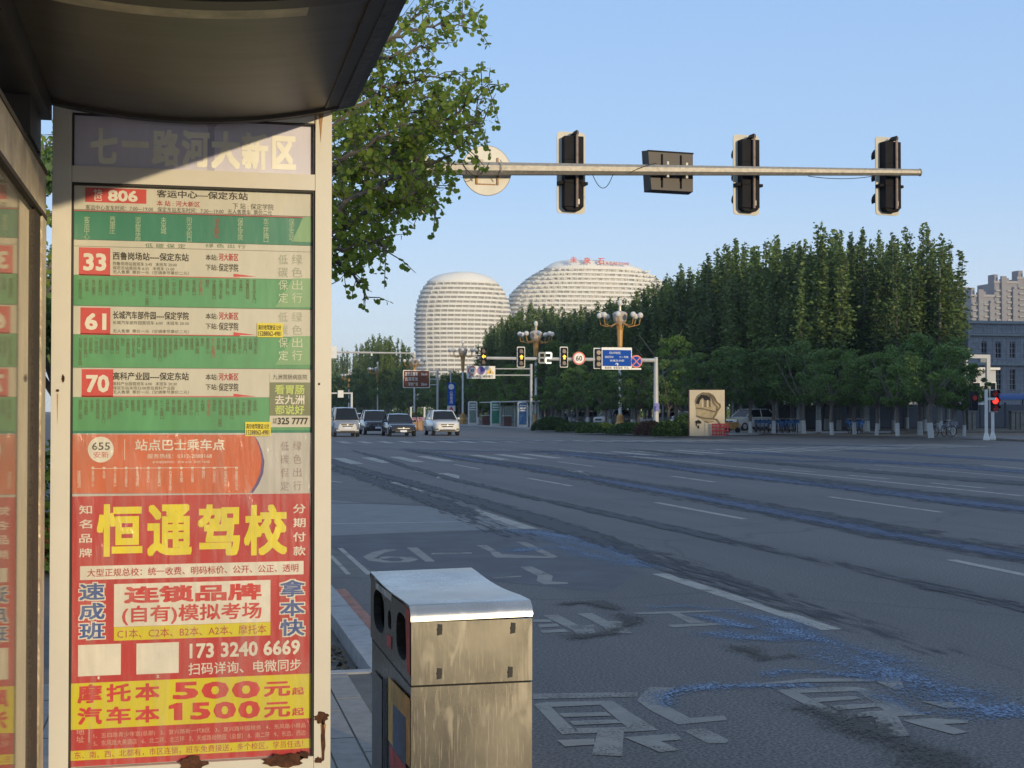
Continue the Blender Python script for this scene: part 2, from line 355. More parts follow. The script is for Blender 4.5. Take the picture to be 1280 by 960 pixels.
for a, b, w_ in (((700, 562), (840, 575), .2), ((840, 575), (1300, 622), .15), ((955, 578.5), (1101, 588), .2), ((1094, 581), (1300, 598.6), .12), ((590, 637), (663, 661), .22), ((825, 717), (1040, 787), .17),
                 ((413, 694), (436, 718), .05), ((425, 685), (462, 718), .06)):
    seg(a, b, w_, name='lane_line')
for k in range(30):                                                  # zebra crossing before the lane arrows
    x = 5.05 + 1.07 * k; y = 43.9 + .5 * k
    MB().add([(x, y, .0025), (x + .42, y, .0025), (x + .42, y + 5.4, .0025), (x, y + 5.4, .0025)], [(0, 1, 2, 3)]).build('zebra_stripe', paint, road)
for k in range(21):
    x = 8 + 1.1 * k
    MB().add([(x, 72, .0025), (x + .45, 72, .0025), (x + .45, 76.5, .0025), (x, 76.5, .0025)], [(0, 1, 2, 3)]).build('zebra_stripe', paint, road)
MB().box(8, 30, 80.2, 80.5,   .001, .0025).build('stop_line', paint, road)
poly('lane_arrow', [(518.5, 589), (528, 588), (549, 591.6), (560, 591.4), (574, 594.4), (574, 600), (546, 597.6), (545, 596.3), (548, 594.8)], paint, .0025)
poly('lane_arrow', [(665, 583.7), (678, 583.7), (720, 588.6), (727, 588.3), (739, 595), (711, 593.8), (714, 592.2)], paint, .0025)
def cr(k, ox, oy, pts): return [(ox + x / k, oy + y / k) for x, y in pts]
A_ = (2.667, 410, 600); B_ = (4, 640, 740); D_ = (4, 960, 740)
six = [G(*p) for p in cr(*A_, [(212, 232), (165, 243), (140, 256), (158, 268), (200, 274), (255, 273), (278, 266), (255, 258), (205, 257), (170, 262)])]
MB().sheet(ribbon(six, .16, .0025)).build('road_symbol', paint2, road)
for pts in ([(262, 225), (298, 225), (358, 272), (325, 272)], [(345, 243), (480, 241), (480, 245), (345, 248)], [(495, 218), (530, 217), (580, 247), (700, 253), (760, 256), (755, 260), (560, 259), (548, 250), (542, 240)],
            [(625, 205), (662, 207), (768, 256), (742, 258)], [(640, 290), (680, 288), (750, 320), (745, 338), (800, 341), (800, 346), (720, 348), (695, 335), (700, 320)], [(545, 324), (645, 319), (645, 322), (560, 328)]):
    poly('road_symbol', cr(*A_, pts), paint2, .0025)
for pts in ([(105, 137), (190, 137), (200, 150), (105, 150)], [(130, 162), (225, 158), (240, 172), (140, 178)], [(140, 192), (260, 185), (285, 198), (155, 206)],
            [(155, 117), (230, 113), (340, 170), (410, 163), (410, 195), (440, 215), (340, 220), (300, 190)], [(325, 107), (400, 105), (480, 145), (560, 145), (555, 170), (600, 207), (490, 207), (450, 170)],
            [(600, 103), (1040, 90), (1050, 97), (640, 112)], [(790, 107), (840, 106), (970, 153), (890, 157)], [(780, 163), (1140, 150), (1140, 160), (800, 177)],
            [(105, 508), (625, 500), (630, 523), (105, 535)],
            [(690, 475), (820, 478), (770, 505), (750, 530), (760, 560), (890, 630), (1065, 618), (1075, 640), (830, 662), (690, 590), (628, 545), (640, 520)], [(855, 692), (960, 680), (1085, 740), (1070, 755), (980, 757)]):
    poly('road_symbol', cr(*B_, pts), paint2, .0025)
def che(k, sides):
    for i, pts in enumerate(sides): poly('road_symbol', cr(*k, pts), paint2, .0025 + .00012 * (i + 1))
che(B_, [[(108, 560), (170, 550), (330, 705), (250, 712)], [(420, 545), (500, 542), (730, 690), (600, 698)], [(170, 550), (500, 542), (520, 560), (190, 575)], [(230, 605), (470, 600), (500, 618), (260, 625)],
         [(285, 645), (520, 637), (550, 655), (310, 665)], [(320, 680), (570, 675), (600, 697), (330, 708)], [(225, 740), (410, 733), (415, 762), (265, 772)], [(560, 725), (820, 708), (850, 738), (745, 745), (840, 790), (740, 800)], [(430, 690), (560, 690), (550, 820), (400, 812)]])
che(D_, [[(40, 490), (120, 485), (420, 635), (350, 645)], [(420, 475), (480, 480), (790, 615), (620, 622)], [(110, 480), (440, 474), (460, 495), (140, 505)], [(215, 530), (440, 520), (470, 535), (250, 550)],
         [(310, 568), (540, 555), (570, 572), (350, 590)], [(390, 605), (600, 590), (630, 612), (400, 630)], [(350, 655), (515, 645), (540, 675), (385, 687)], [(670, 640), (820, 630), (1000, 640), (1000, 655), (880, 660), (1000, 700), (930, 712), (750, 665)],
         [(520, 610), (640, 610), (710, 720), (570, 722)], [(-100, 462), (200, 432), (535, 432), (535, 447), (200, 450), (-100, 470)], [(540, 425), (660, 425), (680, 480), (640, 490), (545, 450)], [(760, 545), (1050, 553), (1060, 575), (890, 580)]])
# spilt blue paint: speckled sheets whose cover fades to the edges (vertex attribute 'cover')
def stainmat(name, col, speck, dens, st=(1, 1, 1), col2=None):
    m = bpy.data.materials.new(name); m.use_nodes = True; t = m.node_tree; b = t.nodes['Principled BSDF']; o = t.nodes['Material Output']
    b.inputs['Base Color'].default_value = (*col, 1); b.inputs['Roughness'].default_value = .7
    at = N(t, 'ShaderNodeAttribute'); at.attribute_name = 'cover'; tc0 = N(t, 'ShaderNodeTexCoord'); tc = N(t, 'ShaderNodeMapping'); tc.inputs['Scale'].default_value = st; t.links.new(tc0.outputs['Object'], tc.inputs[0])
    n = N(t, 'ShaderNodeTexNoise'); n.inputs['Scale'].default_value = speck; n.inputs['Detail'].default_value = 3; t.links.new(tc.outputs[0], n.inputs['Vector'])
    n2 = N(t, 'ShaderNodeTexNoise'); n2.inputs['Scale'].default_value = 1.6; n2.inputs['Detail'].default_value = 5; t.links.new(tc.outputs[0], n2.inputs['Vector'])
    a1 = N(t, 'ShaderNodeMath', operation='MULTIPLY_ADD'); t.links.new(n2.outputs['Fac'], a1.inputs[0]); a1.inputs[1].default_value = 1.6; a1.inputs[2].default_value = -1.0 + dens
    a2 = N(t, 'ShaderNodeMath', operation='ADD'); t.links.new(a1.outputs[0], a2.inputs[0]); t.links.new(at.outputs['Fac'], a2.inputs[1])
    a3 = N(t, 'ShaderNodeMath', operation='MULTIPLY_ADD'); t.links.new(n.outputs['Fac'], a3.inputs[0]); a3.inputs[1].default_value = 2.2; t.links.new(a2.outputs[0], a3.inputs[2])
    mr = N(t, 'ShaderNodeMapRange'); mr.inputs[1].default_value = 1.66; mr.inputs[2].default_value = 2.25; t.links.new(a3.outputs[0], mr.inputs[0])
    mm = N(t, 'ShaderNodeMath', operation='MULTIPLY'); t.links.new(mr.outputs[0], mm.inputs[0]); t.links.new(at.outputs['Fac'], mm.inputs[1])
    m2 = N(t, 'ShaderNodeMath', operation='MINIMUM'); t.links.new(mr.outputs[0], m2.inputs[0])
    m3 = N(t, 'ShaderNodeMath', operation='MULTIPLY'); m3.inputs[1].default_value = 3.; m3.use_clamp = True; t.links.new(at.outputs['Fac'], m3.inputs[0]); t.links.new(m3.outputs[0], m2.inputs[1])
    if col2:
        cr_ = N(t, 'ShaderNodeValToRGB'); cr_.color_ramp.elements[0].position = .40; cr_.color_ramp.elements[1].position = .64; cr_.color_ramp.elements[0].color = (*col, 1); cr_.color_ramp.elements[1].color = (*col2, 1); t.links.new(n.outputs['Fac'], cr_.inputs[0]); t.links.new(cr_.outputs[0], b.inputs['Base Color'])
    tr = N(t, 'ShaderNodeBsdfTransparent'); mx = N(t, 'ShaderNodeMixShader'); t.links.new(m2.outputs[0], mx.inputs[0]); t.links.new(tr.outputs[0], mx.inputs[1]); t.links.new(b.outputs[0], mx.inputs[2]); t.links.new(mx.outputs[0], o.inputs[0])
    return m
blue = stainmat('spilt_blue_paint', (.07, .115, .21), 60, .20, (1, .6, 1), (.20, .28, .39))
bluef = stainmat('rubbed_blue_paint', (.055, .080, .145), 25, .34, (1, .10, 1))
darkf = stainmat('oily_tyre_track', (.040, .039, .043), 14, .45, (1, .10, 1))
dirtf = stainmat('fine_brown_grit', (.055, .047, .036), 45, .25)
SZ = [.0042]
def stain(pts, wd, m, name='blue_stain'):
    SZ[0] += .00012; z = SZ[0]; P = [G(x, y, z) for x, y in pts]
    Q = []                                        # resample
    for a, b in zip(P, P[1:]):
        n = max(2, int((b - a).length / .5)); n = min(n, 12)
        Q += [a.lerp(b, i / n) for i in range(n)]
    Q.append(P[-1]); n = len(Q); rows = []; cov = []
    for i, p in enumerate(Q):
        d = Q[min(i + 1, n - 1)] - Q[max(0, i - 1)]; d.z = 0; nn = Vector((-d.y, d.x, 0)).normalized(); t = i / (n - 1)
        for k in (-1, -.5, 0, .5, 1):
            rows.append(p + nn * k * wd / 2); cov.append((1 - abs(k)) * min(1, 6 * t, 6 * (1 - t)))
    V = [(v.x, v.y, z) for v in rows]; F = [(i * 5 + j, i * 5 + j + 1, (i + 1) * 5 + j + 1, (i + 1) * 5 + j) for i in range(n - 1) for j in range(4)]
    me = bpy.data.meshes.new(name); me.from_pydata(V, [], F); at = me.attributes.new('cover', 'FLOAT', 'POINT'); at.data.foreach_set('value', cov)
    return link(name, me, m, road)
for p, w_ in (([(560, 664), (640, 663), (700, 668), (745, 680), (800, 704), (850, 722)], 1.5), ([(590, 688), (650, 688), (700, 683), (740, 694), (800, 708)], .9), 
              ([(790, 762), (850, 757), (900, 762), (960, 774), (1030, 802)], .75), ([(850, 764), (900, 775), (960, 790)], .5), ([(860, 787), (930, 797), (1000, 797), (1070, 806)], .65), ([(950, 780), (1010, 795), (1080, 812), (1150, 838)], .8),
              ([(848, 893), (832, 880), (832, 868), (860, 860), (920, 857), (1000, 856), (1080, 858)], .42), ([(1060, 856), (1110, 874), (1150, 890), (1200, 892), (1245, 886)], .45),
              ([(930, 848), (990, 838), (1080, 844), (1130, 858)], .5), ([(1110, 850), (1170, 866), (1220, 884), (1300, 900)], 1.1), ([(1130, 862), (1160, 872), (1190, 882)], .35), ([(1000, 800), (1060, 820), (1130, 845), (1250, 880)], 1.1)):
    stain(p, w_, blue)
for px0, px1, wd, m_, nm in ((9.6, 0, 1.7, darkf, 'tyre_track'), (9.5, 0, .8, bluef, 'blue_stain'), (14.3, 0, 2.4, darkf, 'tyre_track'), (14.0, 0, 1.5, bluef, 'blue_stain'), (18.5, 0, 1.6, darkf, 'tyre_track'), (22.0, 0, 2.2, bluef, 'blue_stain'), (27.0, 0, 2.0, bluef, 'blue_stain'), (4.95, 0, .8, darkf, 'tyre_track'), (6.6, 0, .5, darkf, 'tyre_track'), (4.2, 1, .9, darkf, 'tyre_track')):
    SZ[0] += .00012; y0, y1 = (6., 62.) if not px1 else (17., 44.); n = 24; cov = []; V = []
    for i in range(n + 1):
        y = y0 + (y1 - y0) * i / n; xo = .25 * math.sin(y * .13 + px0)
        for k in (-1, -.6, -.2, .2, .6, 1): V.append((px0 + xo + k * wd / 2, y, SZ[0])); cov.append(min(1, 1.5 * (1 - abs(k))) * min(1, 5 * i / n, 5 * (1 - i / n)))
    me = bpy.data.meshes.new(nm); me.from_pydata(V, [], [(i * 6 + j, i * 6 + j + 1, (i + 1) * 6 + j + 1, (i + 1) * 6 + j) for i in range(n) for j in range(5)]); at = me.attributes.new('cover', 'FLOAT', 'POINT'); at.data.foreach_set('value', cov); link(nm, me, m_, road)
for p, w_ in (([(413, 560), (700, 566), (1000, 576), (1300, 583)], 2.6), ([(413, 549), (800, 553), (1300, 561)], 3.0)):
    stain(p, w_, bluef)
stain([(413, 563), (700, 568), (1000, 573), (1300, 579)], .9, stainmat('faint_red_stain', (.22, .10, .09), 20, .1, (1, .2, 1)), 'red_stain')
for p, w_ in (([(770, 760), (790, 778), (760, 790), (690, 800)], .5), ([(680, 755), (740, 752), (790, 768)], .4), ([(960, 870), (1060, 900), (1160, 940), (1200, 980)], .7), ([(900, 800), (960, 822), (1020, 815)], .5)):
    stain(p, w_, dirtf, 'grit_streak')
# ================================================================== BUS STOP SIGN
YS = 4.80
cream = mat('cream_enamel', (.70, .665, .58), .42, var=.05, scale=3, bump=.06, bscale=9, coat=.15)
rust = mat('rust', (.09, .035, .018), .9, var=.55, scale=30, bump=1., bscale=70)
rusts = mat('rust_streak', (.42, .24, .10), .7, var=.3, scale=20)
def S(px, py, y=YS): return onY(px, py, y)
SG = root('bus_stop_sign', (.03, YS + .05, .12), 'tall cream framed bus stop board with route lists and a red driving school poster', 'bus stop sign')
xl0, xl1 = S(64.5, 514).x, S(88.6, 514).x; xr0, xr1 = S(392.6, 514).x, S(413, 514).x
zt = S(240, 128).z; zb = S(240, 951.5).z; zbot = .12
def bx(n, m, p, *a, **k): return MB().box(*a, **k).build(n, m, p)
fy = YS - .028
bx('post', cream, SG, xl0, xl1, fy, YS + .10, zbot, zt + .05); bx('post', cream, SG, xr0, xr1, fy, YS + .10, zbot, zt + .05)
zc1, zc0 = S(240, 214).z, S(240, 234).z
bx('crossbar', cream, SG, xl1 + .001, xr0 - .001, fy + .003, YS + .09, zc0, zc1)
bx('top_rail', cream, SG, xl1 + .001, xr0 - .001, fy + .003, YS + .09, S(240, 149).z, zt + .049)
bx('bottom_rail', cream, SG, xl1 + .001, xr0 - .001, fy + .003, YS + .09, S(240, 978).z, zb - .0)
bx('back_plate', mat('grey_board', (.4, .4, .38), .7), SG, xl1 + .001, xr0 - .001, YS + .004, YS + .06, zb - .02, zt)
gas = mat('black_gasket', (.02, .02, .02), .6)
for a, b, c, d in ((xl1 + .0015, xl1 + .006, zb, zt), (xr0 - .007, xr0 - .0015, zb, zt)):
    bx('gasket', gas, SG, a, b, YS - .02, YS + .003, c, d)
bx('gasket', gas, SG, xl1 + .006, xr0 - .007, YS - .02, YS + .003, zc0 - .007, zc0 - .0005)
bx('gasket', gas, SG, xl1 + .006, xr0 - .007, YS - .02, YS + .003, S(240, 149.).z - .005, S(240, 149.).z - .0005)
# rust: flaked holes and streaks
def flake(cx, cy, rx, ry, seed, y=fy):
    r_ = random.Random(seed); c = S(cx, cy, y); P = []
    for i in range(22):
        t = 2 * PI * i / 22; k = r_.uniform(.7, 1.15); P.append((c.x + rx / 366 * k * math.cos(t), c.z + ry / 366 * k * math.sin(t)))
    MB().prism(P, y - .004, y - .0005, 'y').build('rust_patch', rust, SG)
flake(402, 897, 9, 8, 1); flake(404, 925, 3, 24, 4); flake(241, 956, 17, 11, 2); flake(356, 950, 26, 9, 3); flake(380, 944, 6, 5, 5); flake(398, 950, 5, 4, 9); flake(79, 473, 1.6, 5, 6); flake(72, 488, 2.2, 1.8, 7); flake(399, 480, 1.3, 1.5, 8)
def streak(px, y0, y1, w0, w1):
    a, b = S(px, y0, fy), S(px, y1, fy); MB().prism([(a.x - w0, a.z), (a.x + w0, a.z), (a.x + w1, (a.z + b.z) / 2), (b.x, b.z), (a.x - w1, (a.z + b.z) / 2)], fy - .002, fy - .0006, 'y').build('rust_streak', rusts, SG)
streak(401, 134, 178, .012, .004); streak(394.5, 136, 164, .005, .003); streak(360, 137, 148, .004, .002); streak(72, 492, 530, .002, .001); streak(404, 905, 948, .009, .004)
# printed boards
def film(name, col, var=.06, gl=.3, wr=.35):
    m = mat(name, col, gl, var=var, scale=4, bump=wr * .3, bscale=7, coat=.22, stretch=(2.5, 1, .7)); return m
def rect(name, px0, py0, px1, py1, m, parent=SG, lay=1, th=.0008):
    """printed field: edges taken at the middle of the opposite sides"""
    cx, cy = (px0 + px1) / 2, (py0 + py1) / 2; y = YS + .001 - lay * .0009
    if abs(px1 - px0) > 290: x0, x1 = xl1 + .0062, xr0 - .0072
    else: x0, x1 = S(px0, cy, y).x, S(px1, cy, y).x
    z1, z0 = S(cx, py0, y).z, S(cx, py1, y).z
    return MB().box(x0, x1, y, y + th, z0, z1).build(name, m, parent)
def tx(items, m, parent, lay=2, name='lettering'):
    """items: (string, px0, py0, px1, py1, boldness[, vertical])"""
    y = YS + .001 - lay * .0009; out = []
    for it in items:
        s, a, b, c, d, off = it[:6]; cx, cy = (a + c) / 2, (b + d) / 2
        out.append((s, S(a, cy, y).x, S(cx, d, y).z, S(c, cy, y).x, S(cx, b, y).z, off) + tuple(it[6:]))
    return txt_mesh(out, name, m, parent, lambda u, v, k=0: (u, y - .0001 - .00007 * k, v))
ink = mat('black_ink', (.035, .03, .025), .5); inkr = mat('dark_red_ink', (.45, .03, .04), .5); inkg = mat('pale_green_ink', (.45, .58, .40), .5)
inkb = mat('brown_faded_ink', (.12, .10, .05), .6); white_p = mat('white_print', (.78, .74, .64), .4); redbox = film('red_route_field', (.62, .07, .06))
lav = film('lavender_name_panel', (.68, .66, .80), .08, .35, .2); cream_p = film('cream_paper', (.62, .60, .50), .08)
green_p = film('green_route_field', (.10, .34, .14), .14); greend = film('deep_green_route_field', (.03, .22, .13), .1)
yel = mat('yellow_ink', (.83, .70, .02), .4); yels = film('yellow_poster_band', (.72, .62, .02), .06)
redp = film('red_poster', (.54, .045, .045), .10, .28, .5); orp = film('orange_poster', (.66, .14, .045), .14, .28, .7); greyp = film('pale_grey_poster', (.55, .53, .50), .06)
purp = mat('purple_ink', (.10, .06, .22), .4); blu = mat('navy_ink', (.03, .09, .33), .4); olive = film('olive_advert', (.20, .22, .12))
# name panel
npn = rect('name_panel', 90, 149, 394, 214.5, lav)
tx([(c, x0, y0, x1, y1, .065) for c, x0, y0, x1, y1 in (('七', 113, 160, 147, 205), ('一', 152, 176.5, 186, 184.5), ('路', 190, 162, 225, 208), ('河', 227, 163, 262, 209), ('大', 264, 164, 300, 211), ('新', 302, 166, 335, 212), ('区', 340, 170, 370, 212))],
   mat('cream_letter', (.95, .92, .80), .4), npn)
P = [(x, S(265, y).z) for x, y in ()]
ghost = mat('faded_lavender', (.46, .45, .60), .4)
c = lambda x, y: (S(x, y, YS - .0009).x, S(x, y, YS - .0009).z)
MB().prism([c(*p) for p in ((256, 152), (274, 152.5), (268, 160), (268, 216), (259, 216), (260, 160))], YS - .0007, YS - .0003, 'y').build('faded_emblem', ghost, npn)
# route 806
r8 = rect('route_poster', 90, 235, 392, 266, cream_p); 
rect('number_field', 106.5, 235.5, 183, 253.5, redbox, r8, 2)
tx([('806', 135, 238, 172, 252, .05), ('快\n巴', 117, 236.5, 128, 251, .02)], white_p, r8, 3)
tx([('客运中心—保定东站', 196, 239, 310, 248.5, .03), ('下 站 : 保定学院', 291, 254.5, 342, 262, .0), ('客运中心发车时间：7:00—19:00   保定东站发车时间：7:30—19:00   无人售票车  票价二元', 107, 259.5, 340, 265.5, .0)], ink, r8)
tx([('本 站 : 河大新区', 196, 251.2, 250, 258.2, .015)], inkr, r8)
rect('ruled_line', 91, 267.2, 392, 268.0, redbox, r8, 2)
g8 = rect('station_list', 90, 268.5, 392, 303, greend, SG)
st8 = ['客运中心', '西康庄', '河北软件学院', '未来城', '阳光大街口', '河大新区', '保定学院', '东三环路口', '保定东站']
tx([(s, 106 + i * 32 - 1, 270.5 + i * .35, 112 + i * 32, 270.5 + min(31, 7.2 * len(s)) + i * .2, .0, True) for i, s in enumerate(st8) if i != 5], inkg, g8)
tx([('河大新区', 268, 273, 274, 297, 0., True)], inkr, g8)
sl_ = rect('slogan_strip', 90, 303.4, 392, 311, cream_p, SG)
tx([('低 碳 保 定', 181, 304.5, 232, 310, .01), ('绿 色 出 行', 257, 305, 307, 310, .01)], mat('dark_green_ink', (.06, .16, .07), .5), sl_)
stn = ['西鲁岗场站', '中鲁岗路口', '高铁新区', '保定市第一医院', '政务中心', '七一东路口', '植物园', '农业大学东门', '长城北大街', '火车站', '东方家园', '河大北门', '百花路', '体育馆', '莲池区政府', '军校广场', '裕华路口', '环城东路口',
       '大悦城', '秀兰城市', '东湖公园', '乐凯大街', '电谷国际', '云杉路口', '风帆医院', '列电小区', '朝阳路口', '焦庄', '红星路', '东金庄', '韩庄', '二中分校', '先农坛', '儿童医院', '客运中心', '热电厂']
slog = mat('pale_slogan_ink', (.60, .66, .50), .5); slogg = mat('grey_slogan_ink', (.42, .45, .36), .5)
def route(num, title, l1, l2, l3, yt, yb, y2, nst, rb, dark=None, seed=0):
    p = rect('route_poster', 90, yt, 392, yb, cream_p)
    rect('number_field', rb[0], rb[1], rb[2], rb[3], redbox, p, 2)
    tx([(num, rb[0] + 5.5, rb[1] + 7, rb[2] - 5, rb[3] - 6, .05)], white_p, p, 3)
    d = yt - 311.5; k = 141
    tx([(title, k, yt + 4.3, 236, yt + 14.3, .03), (l1, k, yt + 16.4, 221 if num != '61' else 236, yt + 21, 0), (l2, k, yt + 21.8, 218, yt + 26.2, 0), (l3, k, yt + 27, 236, yt + 31.4, 0),
        ('本站:', 257, yt + 6.5, 272, yt + 14, .02), ('下站:', 257, yt + 19, 272, yt + 26.5, .02), ('保定学院', 273.5, yt + 18, 298, yt + 28, .02)], ink, p)
    tx([('河大新区', 273.5, yt + 5.2, 298, yt + 14.6, .03)], inkr, p)
    rect('ruled_line', rb[0], yb - 1.6, 300, yb - .6, redbox, p, 2)
    q = [c(292, yb - 4.4), c(320, yb - .8), c(292, yb - .5)]
    MB().prism(q, YS - .0012, YS - .0008, 'y').build('red_arrow', redbox, p)
    g = rect('station_list', 90, yb + .3, 392, y2, green_p)
    r_ = random.Random(seed); it = []; w = 226 / nst
    for i in range(nst):
        s = stn[(i * 7 + seed * 5) % len(stn)] if i else title.split('-')[0]
        x = 98 + i * w; y0 = yb + 3; y1 = min(y0 + len(s) * 4.9, y2 - 2); it.append((s, x, y0, x + min(4.6, w * .72), y1, 0, True))
    tx(it[:-9], inkb, g); tx(it[-8:], inkb, g); tx(it[-9:-8], inkr, g)
    return p, g
r33 = route('33', '西鲁岗场站----保定东站', '西鲁岗场站首班车 5:45   末班车 20:00', '保定东站首班车 6:25   末班车 21:00', '无人售票  票价一元（空调季节票价二元）', 311.5, 346.5, 384, 27, (98.5, 309.5, 137.8, 344.5), seed=1)
r61 = route('61', '长城汽车部件园----保定学院', '长城汽车部件园首班车 6:00   末班车 20:30', '', '无人售票  票价一元（空调季节票价二元）', 385, 419.5, 460, 34, (100.5, 384.5, 138, 418.5), seed=2)
r70 = route('70', '高科产业园----保定东站', '高科产业园首班车 6:00   末班车 20:30', '保定东站末班22:00发往高科产业园', '无人售票  票价一元（空调季节票价二元）', 461, 496.5, 538, 31, (102, 461.5, 141.5, 496.5), seed=3)
for (p, g), y0 in ((r33, 318), (r61, 390)):
    tx([(ch, 348, y0 + i * 16, 360, y0 + 12.5 + i * 16, .01) for i, ch in enumerate('低碳')] + [(ch, 365, y0 + i * 16, 378, y0 + 12.5 + i * 16, .01) for i, ch in enumerate('绿色')], slogg, p, 3)
    tx([(ch, 348, y0 + i * 16, 360, y0 + 12.5 + i * 16, .01) for i, ch in enumerate('低碳保定') if i > 1] + [(ch, 365, y0 + i * 16, 378, y0 + 12.5 + i * 16, .01) for i, ch in enumerate('绿色出行') if i > 1], slog, g, 3)
    MB().prism([c(*q) for q in ((366, y0 + 30), (391, y0 + 30), (391, y0 + 66), (344, y0 + 66))], YS - .0009, YS - .0006, 'y').build('pale_wedge', film('pale_green_wedge', (.22, .42, .20)), g)
MB().prism([c(*q) for q in ((379, 271), (391.5, 271.5), (391.5, 303), (365, 302))], YS - .0012, YS - .0008, 'y').build('pale_wedge', film('pale_green_wedge', (.22, .42, .20)), g8)
ad = rect('clinic_advert', 337, 466, 389, 534, cream_p, SG, 3)
tx([('九洲胃肠病医院', 341, 468, 384, 474.5, .01)], ink, ad, 4)
rect('advert_field', 337.3, 478, 388.5, 519.5, olive, ad, 4)
tx([('看胃肠', 343.5, 481, 380.5, 493, .03), ('都说好', 343.5, 506.5, 380.5, 518, .03)], mat('lime_ink', (.55, .66, .18), .5), ad, 5); tx([('去九洲', 343.5, 493.8, 380.5, 505.5, .03)], white_p, ad, 5)
tx([('325 7777', 347, 522, 385, 530.5, .045), ('长城\n南街', 341, 522.5, 346, 529.5, 0)], ink, ad, 4)
for x0, y0 in ((321.5, 404), (306.5, 527.5)):
    st = rect('yellow_sticker', x0, y0, x0 + 32, y0 + 17.5, mat('sticker_yellow', (.85, .72, .05), .5), SG, 6)
    tx([('高价收驾驶证12分', x0 + 1.5, y0 + 2, x0 + 30, y0 + 8.6, .02), ('15288062-4981', x0 + 1.5, y0 + 10, x0 + 30, y0 + 16, .02)], ink, st, 7)
rect('dark_seam', 90, 538, 392, 541.5, greend)
# orange coach poster
op = rect('coach_poster', 90, 541.5, 392, 618.6, greyp)
def curve(xs, m, name, lay):
    y = YS + .001 - lay * .0009; MB().prism([(S(a, b, y).x, S(a, b, y).z) for a, b in xs], y, y + .0006, 'y').build(name, m, op)
arc = [(317, 543.5), (322, 553), (325.5, 565), (327, 577), (325, 592), (319.5, 605), (312, 616.5)]
curve([(89, 616.8)] + [(89, 543)] + arc, orp, 'orange_field', 3); curve([(89.5, 617.2)] + [(89.5, 542.8)] + [(x + 4 * min(1, (i + .5) / 4), y) for i, (x, y) in enumerate(arc)], purp, 'purple_edge', 2)
P = [(S(126 + 16.2 * math.cos(t), 562 + 16.2 * math.sin(t), YS - .003).x, S(126 + 16.2 * math.cos(t), 562 + 16.2 * math.sin(t), YS - .003).z) for t in [2 * PI * i / 40 for i in range(40)]]
MB().prism(P, YS - .0027, YS - .0021, 'y').build('route_badge', white_p, op)
tx([('655', 115, 553, 137.5, 562.5, .015)], ink, op, 5); tx([('安新', 117, 564.5, 136, 572.5, .01)], redbox, op, 5)
tx([('站点巴士乘车点', 169, 549, 281, 563, .025), ('服务热线：0312-2088168', 184, 567, 265, 573, .01), ('本车服务时间：发车 6:00  末班 18:00', 190, 576, 262, 579, 0)], white_p, op, 4)
bs = ['客运中心', '东站', '三丰路口', '河大新区', '保定学院', '徐水口', '安新路口', '白洋淀大道', '大王镇', '三台镇', '端村', '刘李庄', '旅游码头', '安新汽车站']
tx([(s, 114.5 + i * 13.8, 588, 118 + i * 13.8, 588 + 5 * len(s), 0, True) for i, s in enumerate(bs)] + [('●' if 0 else 'o', 114.5 + i * 13.8, 583.4, 118 + i * 13.8, 586.6, .06) for i in range(14)] + [('往返站点', 96.5, 588, 101, 610, .01, True)], white_p, op, 4)
rect('ruled_line', 118, 584.6, 297, 585.1, white_p, op, 4); rect('ruled_line', 155.5, 549, 156.2, 575, white_p, op, 4)
tx([(ch, 351, 552 + i * 16.6, 361, 563.5 + i * 16.6, 0) for i, ch in enumerate('低碳保定')] + [(ch, 366.5, 551.5 + i * 16.6, 377, 563 + i * 16.6, 0) for i, ch in enumerate('绿色出行')], mat('mauve_ink', (.33, .25, .26), .5), op, 3)
# red driving school poster
dp = rect('driving_school_poster', 86, 618.6, 392, 950.5, redp, SG, 1)
for i, (ch, x0, x1) in enumerate((('恒', 121, 178), ('通', 184, 240), ('驾', 247, 300), ('校', 305, 359))):
    tx([(ch, x0, 630 + i * .2, x1, 695.5 - i * .5, .05)], yel, dp)
tx([(ch, 99, 631.5 + i * 18, 115, 642.5 + i * 18, .02) for i, ch in enumerate('知名品牌')] + [(ch, 366.5, 630 + i * 17.6, 382, 641.5 + i * 17.6, .02) for i, ch in enumerate('分期付款')], white_p, dp)
rect('white_strip', 100, 704.5, 379.5, 721.5, white_p, dp, 2); tx([('大型正规总校：统一收费、明码标价、公开、公正、透明', 109, 708, 373, 718, .015)], inkr, dp, 3)
for s, x0, x1, y0, dy in (('速成班', 99, 131, 729, 24.6), ('拿本快', 350, 381, 725, 24.4)):
    tx([(ch, x0 - 1.5, y0 - 1.5 + i * dy, x1 + 1.5, y0 + 22.5 + i * dy, .12) for i, ch in enumerate(s)], white_p, dp, 2)
    tx([(ch, x0, y0 + i * dy, x1, y0 + 21 + i * dy, .035) for i, ch in enumerate(s)], blu, dp, 3)
rect('white_box', 142.5, 727.5, 338, 780.5, white_p, dp, 2)
redi = mat('red_ink', (.60, .03, .03), .4)
tx([('连锁品牌', 155, 731, 327, 752, .06), ('(自有)模拟考场', 152.5, 755, 327, 779, .03)], redi, dp, 3)
rect('yellow_strip', 142.5, 780.8, 338, 797.5, yels, dp, 2); tx([('C1本、C2本、B2本、A2本、摩托本', 146.5, 783.2, 333, 795.2, .01)], inkr, dp, 3)
rect('blank_label', 97.5, 805.5, 151, 844.5, white_p, dp, 2); rect('blank_label', 170.5, 803.5, 223.5, 842, white_p, dp, 2)
tx([('1', 122, 845.5, 124.5, 849, .02), ('2', 195.5, 843.5, 199, 847, .02), ('173 3240 6669', 237, 802, 375, 820.5, .04), ('扫码详询、电微同步', 235.5, 826, 376.5, 841, .015)], white_p, dp, 2)
rect('yellow_band', 84, 848.3, 392, 905, yels, dp, 2)
